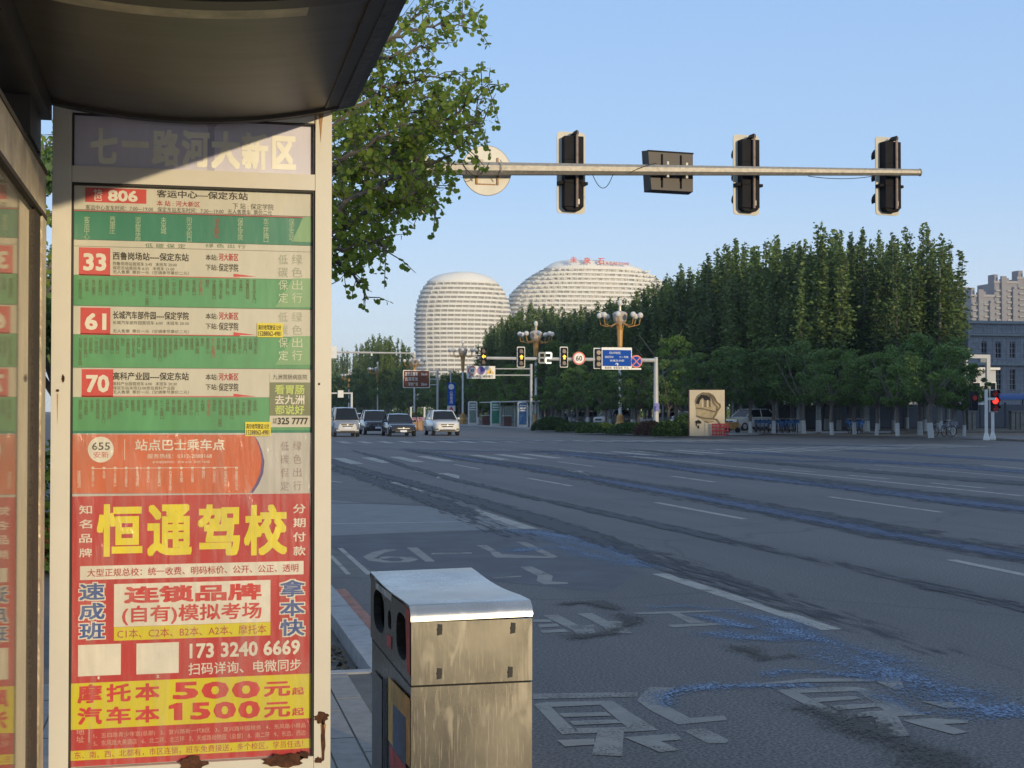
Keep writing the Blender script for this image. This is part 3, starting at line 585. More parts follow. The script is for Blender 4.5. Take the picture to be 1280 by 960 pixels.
for i, ch in enumerate('摩托本'): tx([(ch, 97 + i * 36, 855.5 - i * .8, 127.5 + i * 36, 879 - i * 1.6, .05), ('汽车本'[i], 97 + i * 36, 884 - i * .8, 127.5 + i * 36, 906 - i * 1.4, .05)], redi, dp, 3)
tx([('5', 216, 852.5, 248, 874, .06), ('0', 252, 852, 286, 873.5, .06), ('0', 290, 851, 325, 873, .06), ('5', 238, 878, 263, 899.5, .06), ('0', 267, 877, 295, 898.5, .06), ('0', 298, 876, 325, 898, .06),
    ('元', 330, 852, 363, 870.5, .05), ('元', 330, 877.5, 363, 896.5, .05), ('起', 365, 859, 380, 868.5, .04), ('起', 365, 884.5, 380, 894.5, .04)], redi, dp, 3)
tx([('1、五四路青少年宫(总部)   2、复兴路新一代B区   3、复兴路中国税务   4、东风路小商品', 117, 910, 382, 917, 0), ('5、东风路大美酒店   6、北二环、北三环   7、天威路动物园（总部） 8、南二环   9、东边、西边', 117, 919, 382, 926, 0), ('地', 95, 911.5, 105.5, 918.5, .01), ('址', 95, 920, 105.5, 928, .01)], mat('pink_ink', (.66, .38, .28), .5), dp)
rect('ruled_line', 111, 911, 111.6, 928, white_p, dp, 2)
rect('yellow_strip', 84, 931, 392, 943, yels, dp, 2)
tx([('东、南、西、北都有，市区连锁，班车免费接送，多个校区，学员任选！', 93, 932.5, 379, 941.5, .01)], inkr, dp, 3)

MB().prism([c(*q) for q in ((221, 878.5), (228, 878.2), (228, 900), (217.5, 900.3), (217.5, 885.5), (211, 886.5), (211, 882))], YS - .0021, YS - .0017, 'y').build('lettering', redi, dp)
# crumpled clear film taped over the posters
fm_ = bpy.data.materials.new('clear_film'); fm_.use_nodes = True; t = fm_.node_tree; t.nodes.clear(); o = N(t, 'ShaderNodeOutputMaterial'); tc = N(t, 'ShaderNodeTexCoord')
gl = N(t, 'ShaderNodeBsdfGlossy'); gl.inputs['Roughness'].default_value = .16; df = N(t, 'ShaderNodeBsdfDiffuse'); df.inputs[0].default_value = (.75, .73, .66, 1); tr = N(t, 'ShaderNodeBsdfTransparent')
mp = N(t, 'ShaderNodeMapping'); mp.inputs['Rotation'].default_value = (0, .55, 0); mp.inputs['Scale'].default_value = (9, 1, 1.1); t.links.new(tc.outputs['Object'], mp.inputs[0])
n1 = N(t, 'ShaderNodeTexNoise'); n1.inputs['Scale'].default_value = 3.2; n1.inputs['Detail'].default_value = 5; n1.inputs['Distortion'].default_value = .9; t.links.new(mp.outputs[0], n1.inputs['Vector'])
bp = N(t, 'ShaderNodeBump'); bp.inputs['Strength'].default_value = .5; bp.inputs['Distance'].default_value = .02; t.links.new(n1.outputs['Fac'], bp.inputs['Height']); t.links.new(bp.outputs[0], gl.inputs['Normal'])
mr = N(t, 'ShaderNodeMapRange'); mr.inputs[1].default_value = .42; mr.inputs[2].default_value = .72; mr.inputs[3].default_value = .02; mr.inputs[4].default_value = .17; t.links.new(n1.outputs['Fac'], mr.inputs[0])
m1 = N(t, 'ShaderNodeMixShader'); t.links.new(mr.outputs[0], m1.inputs[0]); t.links.new(tr.outputs[0], m1.inputs[1]); t.links.new(df.outputs[0], m1.inputs[2])
m2 = N(t, 'ShaderNodeMixShader'); m2.inputs[0].default_value = .04; t.links.new(m1.outputs[0], m2.inputs[1]); t.links.new(gl.outputs[0], m2.inputs[2]); t.links.new(m2.outputs[0], o.inputs[0])
r_ = random.Random(4); zf0, zf1 = zb + .003, S(240, 541).z; xs = [xl1 + .008 + (xr0 - xl1 - .016) * i / 30 for i in range(31)]; zs = [zf0 + (zf1 - zf0) * j / 60 for j in range(61)]
MB().sheet([[(x, YS - .0085 - .002 * math.sin(x * 37 + z * 9) * math.sin(z * 23 - x * 11), z) for x in xs] for z in zs]).build('clear_film', fm_, SG, smooth=True)

# ================================================================== SHELTER
dark = mat('dark_painted_steel', (.05, .045, .042), .5, var=.3, scale=4, bump=.1)
under = mat('smoked_roof_sheet', (.085, .072, .060), .42, var=.18, scale=3, bump=.15, bscale=5, stretch=(.6, 3, 1))
SH = root('bus_shelter', (-.5, 4.0, .12), 'dark curved roof and glazed advert case of the bus shelter in the left foreground', 'bus shelter')
X0, X1 = -.425, .50
def zroof(x, y): return 2.672 - .055 * (1 - ((x - .05) / .47) ** 2) + (x - .05) * .035 + (4.75 - y) * .026
def roofpanel(ya, yb):
    xs = [X0 + (X1 - X0) * i / 24 for i in range(25)]; lo = [[(x, y, zroof(x, y)) for x in xs] for y in (ya, yb)]; hi = [[(x, y, zroof(x, y) + .014) for x in xs] for y in (ya, yb)]
    m = MB().sheet([r_[::-1] for r_ in lo]).sheet(hi); m.sheet([lo[0], hi[0]]); m.sheet([hi[1], lo[1]]); return m.build('roof_panel', under, SH, smooth=False)
roofpanel(3.50, 4.735); roofpanel(2.25, 3.455)
# strip with light through the joint gap put into its colour; dark clamp bars
xs = [X0 + .1 + (X1 - X0 - .3) * i / 20 for i in range(21)]
MB().sheet([[(x, 3.53, zroof(x, 3.53) - .006) for x in xs], [(x, 3.60, zroof(x, 3.6) - .006) for x in xs]]).build('gap_light_strip', mat('gap_light_tint', (.55, .48, .30), .5, var=.35, scale=9), SH)
for ya, yb in ((3.44, 3.51), (4.72, 4.755)):
    xx = [X0 + (X1 - X0) * i / 24 for i in range(25)]
    m = MB(); lo = [[(x, y, zroof(x, y) - .012) for x in xx] for y in (ya, yb)]; m.sheet([r_[::-1] for r_ in lo]); m.sheet([[(x, ya, zroof(x, ya) - .012) for x in xx], [(x, ya, zroof(x, ya) + .03) for x in xx]]); m.sheet([[(x, yb, zroof(x, yb) + .03) for x in xx], [(x, yb, zroof(x, yb) - .012) for x in xx]])
    m.build('clamp_bar', dark, SH)
stl = mat('stained_edge_steel', (.10, .085, .065), .45, metal=.5, var=.6, scale=14, bump=.3)
e0 = 2.672; MB().add([(.455, 2.2, e0 + .055), (.56, 2.2, e0 + .09), (.56, 2.2, e0 + .18), (.455, 2.2, e0 + .18), (.455, 4.76, e0 - .005), (.56, 4.76, e0 + .02), (.56, 4.76, e0 + .11), (.455, 4.76, e0 + .11)],
                       [(3, 2, 1, 0), (4, 5, 6, 7), (0, 1, 5, 4), (1, 2, 6, 5), (2, 3, 7, 6), (3, 0, 4, 7)]).build('edge_beam', dark, SH)
MB().add([(.50, 2.2, e0 + .066), (.535, 2.2, e0 + .078), (.50, 4.75, e0 + .002), (.535, 4.75, e0 + .010)], [(0, 1, 3, 2)]).build('edge_trim', stl, SH)
bx('side_beam', dark, SH, -.56, -.427, 2.2, 4.78, 2.60, 2.80)
bx('rear_roof_sheet', dark, SH, -1.6, -.561, 2.2, 4.7, 2.70, 2.73)
bx('bracket_box', dark, SH, -.60, -.455, 4.40, 4.72, 2.48, 2.60)
MB().tube([(-.475, 4.705, .12), (-.475, 4.705, 2.49)], .021, 14).build('column', mat('column_steel', (.16, .15, .145), .35, metal=.8, var=.2, scale=9), SH, smooth=True)
# advert case on the left, parallel with the kerb
CX = -.445
stc = mat('stained_case_metal', (.50, .42, .30), .42, metal=.45, var=.35, scale=7, bump=.3)
dkr = mat('speckled_rubber', (.06, .045, .035), .8, var=.5, scale=120)
bx('case_header', stc, SH, -.60, CX + .012, 2.0, 4.665, 2.27, 2.40); bx('header_trim', dkr, SH, -.60, CX + .016, 2.0, 4.668, 2.40, 2.415); bx('header_trim', dkr, SH, -.60, CX + .016, 2.0, 4.668, 2.255, 2.269)
bx('case_frame', stc, SH, -.60, CX + .014, 4.53, 4.66, .35, 2.254); bx('case_seal', dkr, SH, -.55, CX + .008, 4.36, 4.529, .42, 2.254)
bx('case_sill', stc, SH, -.60, CX + .014, 2.0, 4.529, .30, .40)
bx('case_foot', stc, SH, -.58, CX, 4.4, 4.6, .12, .30)
bx('poster_back', mat('case_lining', (.34, .31, .22), .6, var=.2, scale=2), SH, -.58, -.54, 2.0, 4.4, .4, 2.254)
gm = bpy.data.materials.new('case_glass'); gm.use_nodes = True; t = gm.node_tree; t.nodes.clear(); o = N(t, 'ShaderNodeOutputMaterial')
gl = N(t, 'ShaderNodeBsdfGlossy'); gl.inputs['Roughness'].default_value = .045; gl.inputs['Color'].default_value = (.95, .88, .76, 1)
tr = N(t, 'ShaderNodeBsdfTransparent'); tr.inputs[0].default_value = (.75, .78, .7, 1); fr = N(t, 'ShaderNodeFresnel'); fr.inputs[0].default_value = 1.5; mx = N(t, 'ShaderNodeMixShader')
mlt = N(t, 'ShaderNodeMath', operation='MULTIPLY'); mlt.inputs[1].default_value = 1.25; mlt.use_clamp = True
t.links.new(fr.outputs[0], mlt.inputs[0]); t.links.new(mlt.outputs[0], mx.inputs[0]); t.links.new(tr.outputs[0], mx.inputs[1]); t.links.new(gl.outputs[0], mx.inputs[2])
df = N(t, 'ShaderNodeBsdfDiffuse'); df.inputs[0].default_value = (.50, .44, .32, 1); n1 = N(t, 'ShaderNodeTexNoise'); n1.inputs['Scale'].default_value = 6; n1.inputs['Detail'].default_value = 6; tc = N(t, 'ShaderNodeTexCoord'); t.links.new(tc.outputs['Object'], n1.inputs['Vector']); mr = N(t, 'ShaderNodeMapRange'); mr.inputs[1].default_value = .3; mr.inputs[2].default_value = .75; mr.inputs[3].default_value = .14; mr.inputs[4].default_value = .36; t.links.new(n1.outputs['Fac'], mr.inputs[0])
m3 = N(t, 'ShaderNodeMixShader'); t.links.new(mr.outputs[0], m3.inputs[0]); t.links.new(mx.outputs[0], m3.inputs[1]); t.links.new(df.outputs[0], m3.inputs[2]); t.links.new(m3.outputs[0], o.inputs[0])
bx('glass_pane', gm, SH, CX - .006, CX, 2.0, 4.42, .4, 2.254)

# ================================================================== LITTER BIN
BX0, BX1, BY0, BY1 = .730, 1.141, 4.585, 5.62; ZT = 1.005; ZS = .742
def steel(name, ca, cb_):
    m = bpy.data.materials.new(name); m.use_nodes = True; t = m.node_tree; b = t.nodes['Principled BSDF']
    b.inputs['Metallic'].default_value = .92; b.inputs['Base Color'].default_value = (.52, .49, .44, 1)
    tc = N(t, 'ShaderNodeTexCoord')
    def nz(sc, st, rot=(0, 0, 0), det=5, dist=0.):
        mp = N(t, 'ShaderNodeMapping'); mp.inputs['Scale'].default_value = st; mp.inputs['Rotation'].default_value = rot; t.links.new(tc.outputs['Object'], mp.inputs[0])
        n = N(t, 'ShaderNodeTexNoise'); n.inputs['Scale'].default_value = sc; n.inputs['Detail'].default_value = det; n.inputs['Distortion'].default_value = dist; t.links.new(mp.outputs[0], n.inputs['Vector']); return n.outputs['Fac']
    def rmp(i, a, b_, c0, c1):
        r_ = N(t, 'ShaderNodeMapRange'); r_.inputs[1].default_value = a; r_.inputs[2].default_value = b_; r_.inputs[3].default_value = c0; r_.inputs[4].default_value = c1; t.links.new(i, r_.inputs[0]); return r_.outputs[0]
    big = rmp(nz(2.2, (1, 1, 1), dist=1.2), .35, .7, .24, .33); smear = rmp(nz(5, (2.6, 2.6, .5), (0, .6, 0), 3, 1.2), .58, .74, 0, .14); scr = rmp(nz(40, (8, 8, .3), (0, .5, 0), 2), .60, .70, 0, .18)
    a = N(t, 'ShaderNodeMath', operation='ADD'); t.links.new(big, a.inputs[0]); t.links.new(smear, a.inputs[1]); a2 = N(t, 'ShaderNodeMath', operation='ADD'); t.links.new(a.outputs[0], a2.inputs[0]); t.links.new(scr, a2.inputs[1]); t.links.new(a2.outputs[0], b.inputs['Roughness'])
    mxx = N(t, 'ShaderNodeMix', data_type='RGBA'); mxx.inputs[6].default_value = (*ca, 1); mxx.inputs[7].default_value = (*cb_, 1); a3 = rmp(smear, 0, .14, 0, .3); t.links.new(a3, mxx.inputs[0])
    g2 = rmp(nz(3, (1, 1, 1)), .3, .7, .75, 1.1); vm = N(t, 'ShaderNodeVectorMath', operation='SCALE'); t.links.new(mxx.outputs[2], vm.inputs[0]); t.links.new(g2, vm.inputs['Scale']); t.links.new(vm.outputs[0], b.inputs['Base Color'])
    bp = N(t, 'ShaderNodeBump'); bp.inputs['Strength'].default_value = .12; bp.inputs['Distance'].default_value = .02; t.links.new(nz(3.5, (1, 1, .6)), bp.inputs['Height']); t.links.new(bp.outputs[0], b.inputs['Normal'])
    return m
ss = steel('brushed_stainless', (.25, .235, .20), (.46, .43, .38)); sslid = steel('sky_lit_scuffed_steel', (.60, .59, .56), (.85, .83, .79)); BN = root('litter_bin', ((BX0 + BX1) / 2, (BY0 + BY1) / 2, .12), 'scuffed stainless steel litter bin with oval openings and a rolled top at the kerb', 'litter bin')  # lid steel lighter than the body: sky light on the top put into colour
# lid: a rolled sheet, dipping in the middle of its right edge
rows = []
prof = [(BY1 + .004, -.02), (BY1 + .004, .0)] + [(BY1 - .1 - .75 * i / 8, -.009 * math.sin(PI * (i + .6) / 9)) for i in range(9)] + [(BY0 + .055, .0)] + [(BY0 + .043 - .045 * math.sin(t_), .0 - .046 * (1 - math.cos(t_))) for t_ in [PI / 2 * i / 8 for i in range(1, 9)]]
for j in range(9):
    s = j / 8; rows.append([(BX0 - .002 + (BX1 - BX0 + .004) * s, y, ZT + z * (1 if z < -.012 else 1 + .5 * s) + .006 * s) for y, z in prof])
lid = MB().sheet(rows)
in_ = [[(x, y + (.004 if y < BY0 + .06 else 0), z - .005) for x, y, z in r_] for r_ in rows]; lid.sheet([r_[::-1] for r_ in in_])
for a, b in ((rows[0], in_[0]), (in_[-1], rows[-1])): lid.sheet([a, b])
lid.build('lid', sslid, BN, smooth=True)
bx('end_panel', ss, BN, BX0, BX1, BY0, BY0 + .012, ZS + .004, ZT - .052); bx('end_panel', ss, BN, BX0, BX1, BY0 + .003, BY0 + .014, .17, ZS - .003)
bx('seam_strip', mat('dark_gap', (.01, .01, .01), .8), BN, BX0 + .004, BX1 - .004, BY0 + .006, BY1 - .01, ZS - .01, ZS + .01)
bx('lower_body', ss, BN, BX0 + .006, BX1, BY0 + .014, BY1, .17, ZS - .0105)
bx('plinth', mat('dark_plinth', (.03, .03, .03), .7), BN, BX0 + .03, BX1 - .03, BY0 + .03, BY1 - .03, .12, .17)
bx('right_panel', ss, BN, BX1 - .004, BX1 - .0005, BY0 + .013, BY1, ZS + .011, ZT - .052); bx('back_panel', ss, BN, BX0 + .004, BX1 - .005, BY1 - .01, BY1, ZS + .011, ZT - .03)
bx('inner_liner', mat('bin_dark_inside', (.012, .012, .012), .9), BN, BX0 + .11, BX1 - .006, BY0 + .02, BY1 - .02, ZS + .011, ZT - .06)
# left face with openings
def BL(px, py): p = onX(px, py, BX0); return (p.y, p.z)
outer = [(BY0, ZS + .004), (BY1, ZS + .004), (BY1, ZT - .006)] + [(BY1 - .1 - .75 * i / 8, ZT - .012 - .009 * math.sin(PI * (i + .6) / 9)) for i in range(9)] + [(BY0 + .05, ZT - .004), (BY0 + .015, ZT - .022), (BY0, ZT - .05)]
def oval(cy, cz, a, b, n=20, p=2.8): return [(cy + a * math.copysign(abs(math.cos(t_)) ** (2 / p), math.cos(t_)), cz + b * math.copysign(abs(math.sin(t_)) ** (2 / p), math.sin(t_))) for t_ in [2 * PI * i / n for i in range(n)]]
y1a, z1a = BL(473.5, 764); y2a, z2a = BL(502, 795); y3a, z3a = BL(487, 775)
holes = [oval(y1a, z1a, .155, .078), oval(y2a, z2a, .125, .078), oval(y3a, z3a, .045, .035, 12)]
bm = bmesh.new(); es = []
for L in [outer] + holes:
    vs = [bm.verts.new((BX0, y_, z_)) for y_, z_ in L]; es += [bm.edges.new((vs[i], vs[(i + 1) % len(vs)])) for i in range(len(vs))]
bmesh.ops.triangle_fill(bm, edges=es, use_beauty=True); me = bpy.data.meshes.new('side_panel'); bm.to_mesh(me); bm.free()
me.transform(Matrix.Translation(-Vector(WORG[BN.name]))); link('side_panel', me, ss, BN)
for h in holes:
    m = MB(); m.sheet([[(BX0, y_, z_) for y_, z_ in h + h[:1]], [(BX0 + .03, y_, z_) for y_, z_ in h + h[:1]]]); m.build('opening_rim', gas, BN)
def side_rect(name, pts, m, off=.001): MB().prism([BL(*p) for p in pts], BX0 - off - .001, BX0 - off, 'x').build(name, m, BN)
rs = mat('torn_red_sticker', (.34, .05, .045), .5, var=.45, scale=14); ys_ = mat('worn_yellow_print', (.46, .28, .07), .5, var=.5, scale=9); bs_ = mat('blue_print', (.06, .09, .16), .5, var=.5, scale=25); ws = mat('scuffed_pale_print', (.35, .32, .28), .6, var=.5, scale=22)
side_rect('red_sticker', [(500, 752), (513, 764), (513, 845), (509, 838), (507.5, 760)], rs); side_rect('red_sticker', [(484, 792), (490, 796), (490, 812), (484, 806)], rs, .0015)
side_rect('pale_print', [(470, 728), (490, 743), (490, 752), (470, 735)], ws)
side_rect('yellow_print', [(486, 846), (513, 874), (513, 960), (486, 925)], ys_, .001); side_rect('blue_print', [(492, 880), (508, 897), (508, 985), (492, 955)], bs_, .002); side_rect('red_sticker', [(488, 930), (511, 962), (511, 990), (488, 955)], rs, .0032)
side_rect('door_panel', [(466, 836), (478, 850), (478, 1000), (466, 980)], mat('dark_door_glass', (.07, .06, .05), .3, var=.5, scale=20), .001)
side_rect('door_edge', [(479.5, 846), (482, 849), (482, 1010), (479.5, 1005)], gas, .002)
tx_ = [(l, ) for l in ()]
for px_, py_ in ((549.5, 787), (641, 785), (549, 842), (637.5, 840)):
    p = onY(px_, py_, BY0); m = MB(); m.tube([(p.x, BY0 - .002, p.z), (p.x, BY0 + .001, p.z)], .017 * .6, 6); mm = m.build('vent_slot', rust, BN)
    m = MB(); m.prism([(p.x - .008, p.z - .019), (p.x + .008, p.z - .016), (p.x + .009, p.z + .017), (p.x - .006, p.z + .019)], BY0 - .003, BY0 - .0005, 'y'); m.build('vent_slot', gas, BN)
ba = mat('bare_bolt', (.5, .5, .48), .4, metal=.8)
# ================================================================== NEAR SIGNAL GANTRY (backs of the lights)
galv = mat('galvanised_steel', (.36, .33, .28), .5, metal=.25, var=.22, scale=18, bump=.15, bscale=60)
platem = mat('cream_back_plate', (.62, .58, .48), .5, var=.1, scale=3); housing = mat('black_lamp_housing', (.014, .014, .017), .65, var=.25, scale=6, spec=.15)
YG = 20.9
def A(px, py): return onY(px, py, YG)
GT = root('signal_gantry', (.3, YG, .12), 'galvanised gantry pole and arm reaching over the near lanes', 'signal gantry')
pR, pL = A(1149, 215.5), A(560, 210.5); dirv = (pR - pL) / (pR.x - pL.x); pP = pL + dirv * (.3 - pL.x)
def armp(px): q = A(px, 213); return pL + dirv * (q.x - pL.x)
MB().tube([pP, pL, pR], [.135, .108, .056], 8, rot=PI / 8).build('arm', galv, GT)
MB().disc(pR + dirv * .012, dirv, .064, .02, 8).build('end_cap', galv, GT)
MB().tube([(.3, YG, .12), (.3, YG, 6.3)], [.17, .12], 10).build('pole', galv, GT); MB().box(.02, .58, YG - .28, YG + .28, .12, .16).build('base_plate', galv, GT)
def cable(p, q, sag, name='cable', n=10, r=.006):
    pts = [p.lerp(q, i / n) + Vector((0, -.02 * math.sin(PI * i / n), -sag * 4 * (i / n) * (1 - i / n))) for i in range(n + 1)]; MB().tube(pts, r, 5).build(name, gas, GT)
cable(armp(738) + Vector((0, -.11, -.09)), armp(765) + Vector((0, -.05, -.08)), .22); cable(armp(1010) + Vector((0, 0, -.075)), armp(1095) + Vector((0, 0, -.06)), .05); cable(armp(575) + Vector((0, -.11, .1)), armp(610) + Vector((0, -.1, .08)), .22)
cable(armp(785) + Vector((0, -.10, -.06)), armp(818) + Vector((0, -.1, .09)), -.02)
def rrect(w, h, r, n=4):
    P = []
    for cx, cz, a0 in ((w / 2 - r, h / 2 - r, 0), (-w / 2 + r, h / 2 - r, 90), (-w / 2 + r, -h / 2 + r, 180), (w / 2 - r, -h / 2 + r, 270)):
        P += [(cx + r * math.cos(R(a0 + 90 * i / n)), cz + r * math.sin(R(a0 + 90 * i / n))) for i in range(n + 1)]
    return P
def siglight(px, ztop_px, zbot_px, label, rot):
    c_ = armp(px); z1, z0 = A(px, ztop_px).z, A(px, zbot_px).z; zc = (z0 + z1) / 2; h = z1 - z0
    r_ = root('traffic_light', (c_.x, c_.y + .26, zc), label, 'traffic light', 'traffic lights seen from behind on the near gantry', rot)
    def L(mb, n, m, sm=False): return mb.build(n, m, r_, sm, origin=(0, 0, 0))
    L(MB().prism(rrect(.47, h, .06), .10, .115, 'y'), 'backplate', platem)
    for i, z in enumerate((-.37, 0, .37)):
        L(MB().box(-.155, .155, -.06, .10, z - .183, z + .183), 'lamp_module', housing)
        L(MB().tube([(0, .116, z), (0, .20, z)], .14, 14), 'lens', mat('dark_lens', (.05, .02, .02), .2))
        v = []; 
        for y_ in (.115, .33): v.append([(.155 * math.cos(t_), y_, z + .155 * math.sin(t_) - (.02 if y_ > .2 else 0)) for t_ in [R(-20 + 220 * k / 10) for k in range(11)]])
        L(MB().sheet(v), 'visor', housing)
    L(MB().prism([(-.155, -.56), (.155, -.56), (.10, -.61), (-.10, -.61)], -.04, .09, 'y'), 'housing_base', housing)
    L(MB().tube([(.03, -.11, -.57), (.03, -.11, .63)], .022, 8), 'mounting_tube', mat('rusty_tube', (.30, .22, .17), .6, var=.3, scale=20))
    L(MB().prism([(-.05, .57), (.05, .57), (.05, .62), (.02, .64)], -.13, .02, 'y'), 'top_bracket', housing)
    for z in (-.02, .05): L(MB().box(-.06, .07, -.135, -.085, z - .012, z + .012), 'clamp', galv)
    L(MB().box(-.24, .24, -.02, .1, -.20, -.155), 'side_bar', housing); L(MB().box(.04, .075, -.095, -.065, -.52, -.44), 'maker_label', white_p)
    return r_
siglight(722, 159.5, 263, 'signal head seen from behind, first to the right of the round sign', .04); siglight(944.5, 163.5, 265, 'signal head seen from behind, between the dark box sign and the arm end', .10)
siglight(1123.5, 166.5, 265.5, 'signal head seen from behind at the very tip of the gantry arm', .16); siglight(521, 160, 262, 'signal head half hidden by the tree leaves at the left of the arm', .03)
q = armp(611); RS = root('round_sign', (q.x, q.y + .16, A(611, 211).z), 'round cream backed road sign on the gantry arm beside the tree leaves', 'road sign')
def LO(mb, n, m, par, sm=False): return mb.build(n, m, par, sm, origin=(0, 0, 0))
LO(MB().disc((0, 0, 0), (0, 1, 0), .385, .012, 40), 'sign_disc', mat('sign_back_aluminium', (.68, .64, .54), .45, var=.1, scale=3), RS); LO(MB().tube([(.385 * math.cos(t_), 0, .385 * math.sin(t_)) for t_ in [2 * PI * i / 40 for i in range(41)]], .008, 5), 'rim', galv, RS)
for x in (-.16, .17):
    LO(MB().box(x - .014, x + .014, -.03, -.008, -.22, .20), 'rail', rusts, RS); LO(MB().tube([(x, -.17 + .125 * 0 - .02, .135), (x, -.29, .09), (x, -.30, -.07), (x, -.19, -.14)], .008, 5), 'clamp', galv, RS)
LO(MB().box(-.17, .14, -.009, -.0065, -.225, -.205), 'rust_stain', rusts, RS); LO(MB().box(-.12, -.05, -.009, -.0065, .03, .17), 'rust_stain', mat('pale_stain', (.55, .46, .34), .6), RS)
q = armp(842); IB = root('variable_sign', (q.x, q.y + .22, A(842, 212).z), 'brown black box sign seen from behind, between two signal heads', 'information sign', rot=.10)
dk2 = mat('dark_brown_box', (.055, .045, .04), .5, var=.15, scale=3)
LO(MB().add([(-.40, -.08, .31), (.385, -.08, .31), (.385, -.08, -.31), (-.34, -.08, -.31), (-.42, .12, .33), (.40, .12, .33), (.40, .12, -.33), (-.38, .12, -.33)], [(0, 3, 2, 1), (4, 5, 6, 7), (0, 1, 5, 4), (1, 2, 6, 5), (2, 3, 7, 6), (3, 0, 4, 7)]), 'housing', dk2, IB)
for x in (-.16, .17):
    LO(MB().box(x - .012, x + .012, -.1, -.079, -.27, .26), 'rail', housing, IB)
    for z in (-.1, .1): LO(MB().box(x + .015, x + .05, -.24, -.2, z - .03, z + .02), 'clamp', platem, IB)
LO(MB().box(-.41, .395, -.085, -.078, .29, .315), 'rim', housing, IB)

# ================================================================== FAR GANTRY, SIGNS, LAMPS
wpost = mat('grey_white_post', (.50, .50, .49), .5, var=.12, scale=2); whitep = mat('white_paint', (.72, .71, .68), .5, var=.07); lens_y = mat('amber_light', (1., .58, .03), .4, emit=.9, var=0); lens_r = mat('red_light', (1., .03, .02), .4, emit=2.0, var=0)
YF = 88.4
def F(px, py, y=YF): return onY(px, py, y)
pb = F(820, 545); FG = root('signal_gantry', (pb.x, YF, .12), 'grey far gantry pole with long thin arm over the junction', 'signal gantry')
pt = F(819, 446.5); MB().tube([(pb.x, YF, .12), (pb.x, YF, pt.z)], [.2, .14], 10).build('pole', wpost, FG)
MB().tube([F(819, 450.5), F(597, 447.5)], [.13, .09], 8).build('arm', wpost, FG)
MB().box(pb.x - .165, pb.x + .165, YF - .21, YF - .15, F(820, 514).z, F(820, 504).z).build('blue_notice', mat('violet_blue', (.12, .13, .42), .5), FG)
def arrowlight(px, y0, y1, kind, label, plate=True, Y=YF):
    a, b = F(px, y0, Y), F(px, y1, Y); zc = (a.z + b.z) / 2; h = a.z - b.z; k = h / 1.3
    r_ = root('traffic_light', (a.x, Y - .2, zc), label, 'traffic light', 'lit signal heads on the far gantry')
    if plate:
        LO(MB().prism(rrect(.52 * k, h, .07), .02, .04, 'y'), 'backplate', whitep, r_)
    LO(MB().prism(rrect(.38 * k, h * .9, .03), -.10, .019, 'y'), 'housing', housing, r_)
    for i, z in enumerate((.37, 0, -.37)):
        z *= k; on = i == 1
        if not on: LO(MB().tube([(0, -.101, z), (0, -.12, z)], .14 * k, 12), 'lens', mat('dark_lens', (.05, .02, .02), .2), r_)
        v = [[(.16 * k * math.cos(t_), y_, z + .16 * k * math.sin(t_)) for t_ in [R(-10 + 200 * q_ / 8) for q_ in range(9)]] for y_ in (-.101, -.26)]; LO(MB().sheet(v), 'visor', housing, r_)
    up = [(0, .15), (.15, 0), (.06, 0), (.06, -.14), (-.06, -.14), (-.06, 0), (-.15, 0)]
    if kind == 'left': up = [(-y_, x) for x, y_ in up]
    LO(MB().prism([(x * k, z * k) for x, z in up], -.125, -.105, 'y'), 'arrow', lens_y, r_)
arrowlight(603.5, 433.5, 458, 'left', 'signal with lit amber left arrow above the white warning board', False); arrowlight(650.5, 433.5, 459.5, 'up', 'signal with lit amber up arrow just left of the countdown digits'); arrowlight(704, 433.5, 459.5, 'up', 'signal with lit amber up arrow beside the round speed sign')
# countdown
a = F(679.5, 447.5); CD = root('countdown_display', (a.x, YF - .25, a.z), 'countdown digit display hung on the far gantry arm', 'countdown display')
def segs(d, cx, m, n):
    on = {'8': 'abcdefg', '2': 'abged'}[d]; w_, h_, t_ = .19, .27, .055
    R_ = {'a': (-w_, h_ * 1.0, w_, h_ + t_ * 2), 'd': (-w_, -h_ - t_ * 2, w_, -h_), 'g': (-w_, -t_, w_, t_), 'f': (-w_ - t_, .03, -w_ + t_, h_ + t_), 'b': (w_ - t_, .03, w_ + t_, h_ + t_), 'e': (-w_ - t_, -h_ - t_, -w_ + t_, -.03), 'c': (w_ - t_, -h_ - t_, w_ + t_, -.03)}
    mb = MB()
    for i, s in enumerate(on): x0, z0, x1, z1 = R_[s]; mb.box(cx + x0, cx + x1, -.08 - .002 * i, -.06, z0, z1)
    LO(mb, n, m, CD)
LO(MB().box(-.40, .02, -.05, .06, -.38, .38), 'housing', housing, CD); segs('8', -.19, mat('unlit_digit', (.25, .27, .26), .5), 'digit'); segs('2', .25, mat('white_digit', (.85, .86, .82), .4, emit=.5), 'digit')
def disc_sign(px, py, r_px, name, label, col_rim, col_face, Y=YF):
    a = F(px, py, Y); r_ = r_px / FPX * (a - C0).dot(_fh); o = root(name, (a.x, Y - .22, a.z), label, 'road sign')
    LO(MB().disc((0, 0, 0), (0, 1, 0), r_, .03, 24), 'rim', col_rim, o); LO(MB().disc((0, -.02, 0), (0, 1, 0), r_ * .78, .02, 24), 'face', col_face, o); LO(MB().box(-.04, .04, .016, .2, -.05, .05), 'bracket', wpost, o)
    return o, r_
sred = mat('sign_red', (.62, .06, .06), .4); swhite = mat('sign_white', (.74, .73, .70), .4); sblue = mat('sign_blue', (.015, .085, .40), .8, var=.04, spec=.1)
def ltx(items, m, par, y=-.035, name='lettering', yaw=0): return txt_mesh(items, name, m, par, lambda u, v, k=0: (u, y - .001 * k, v)) 
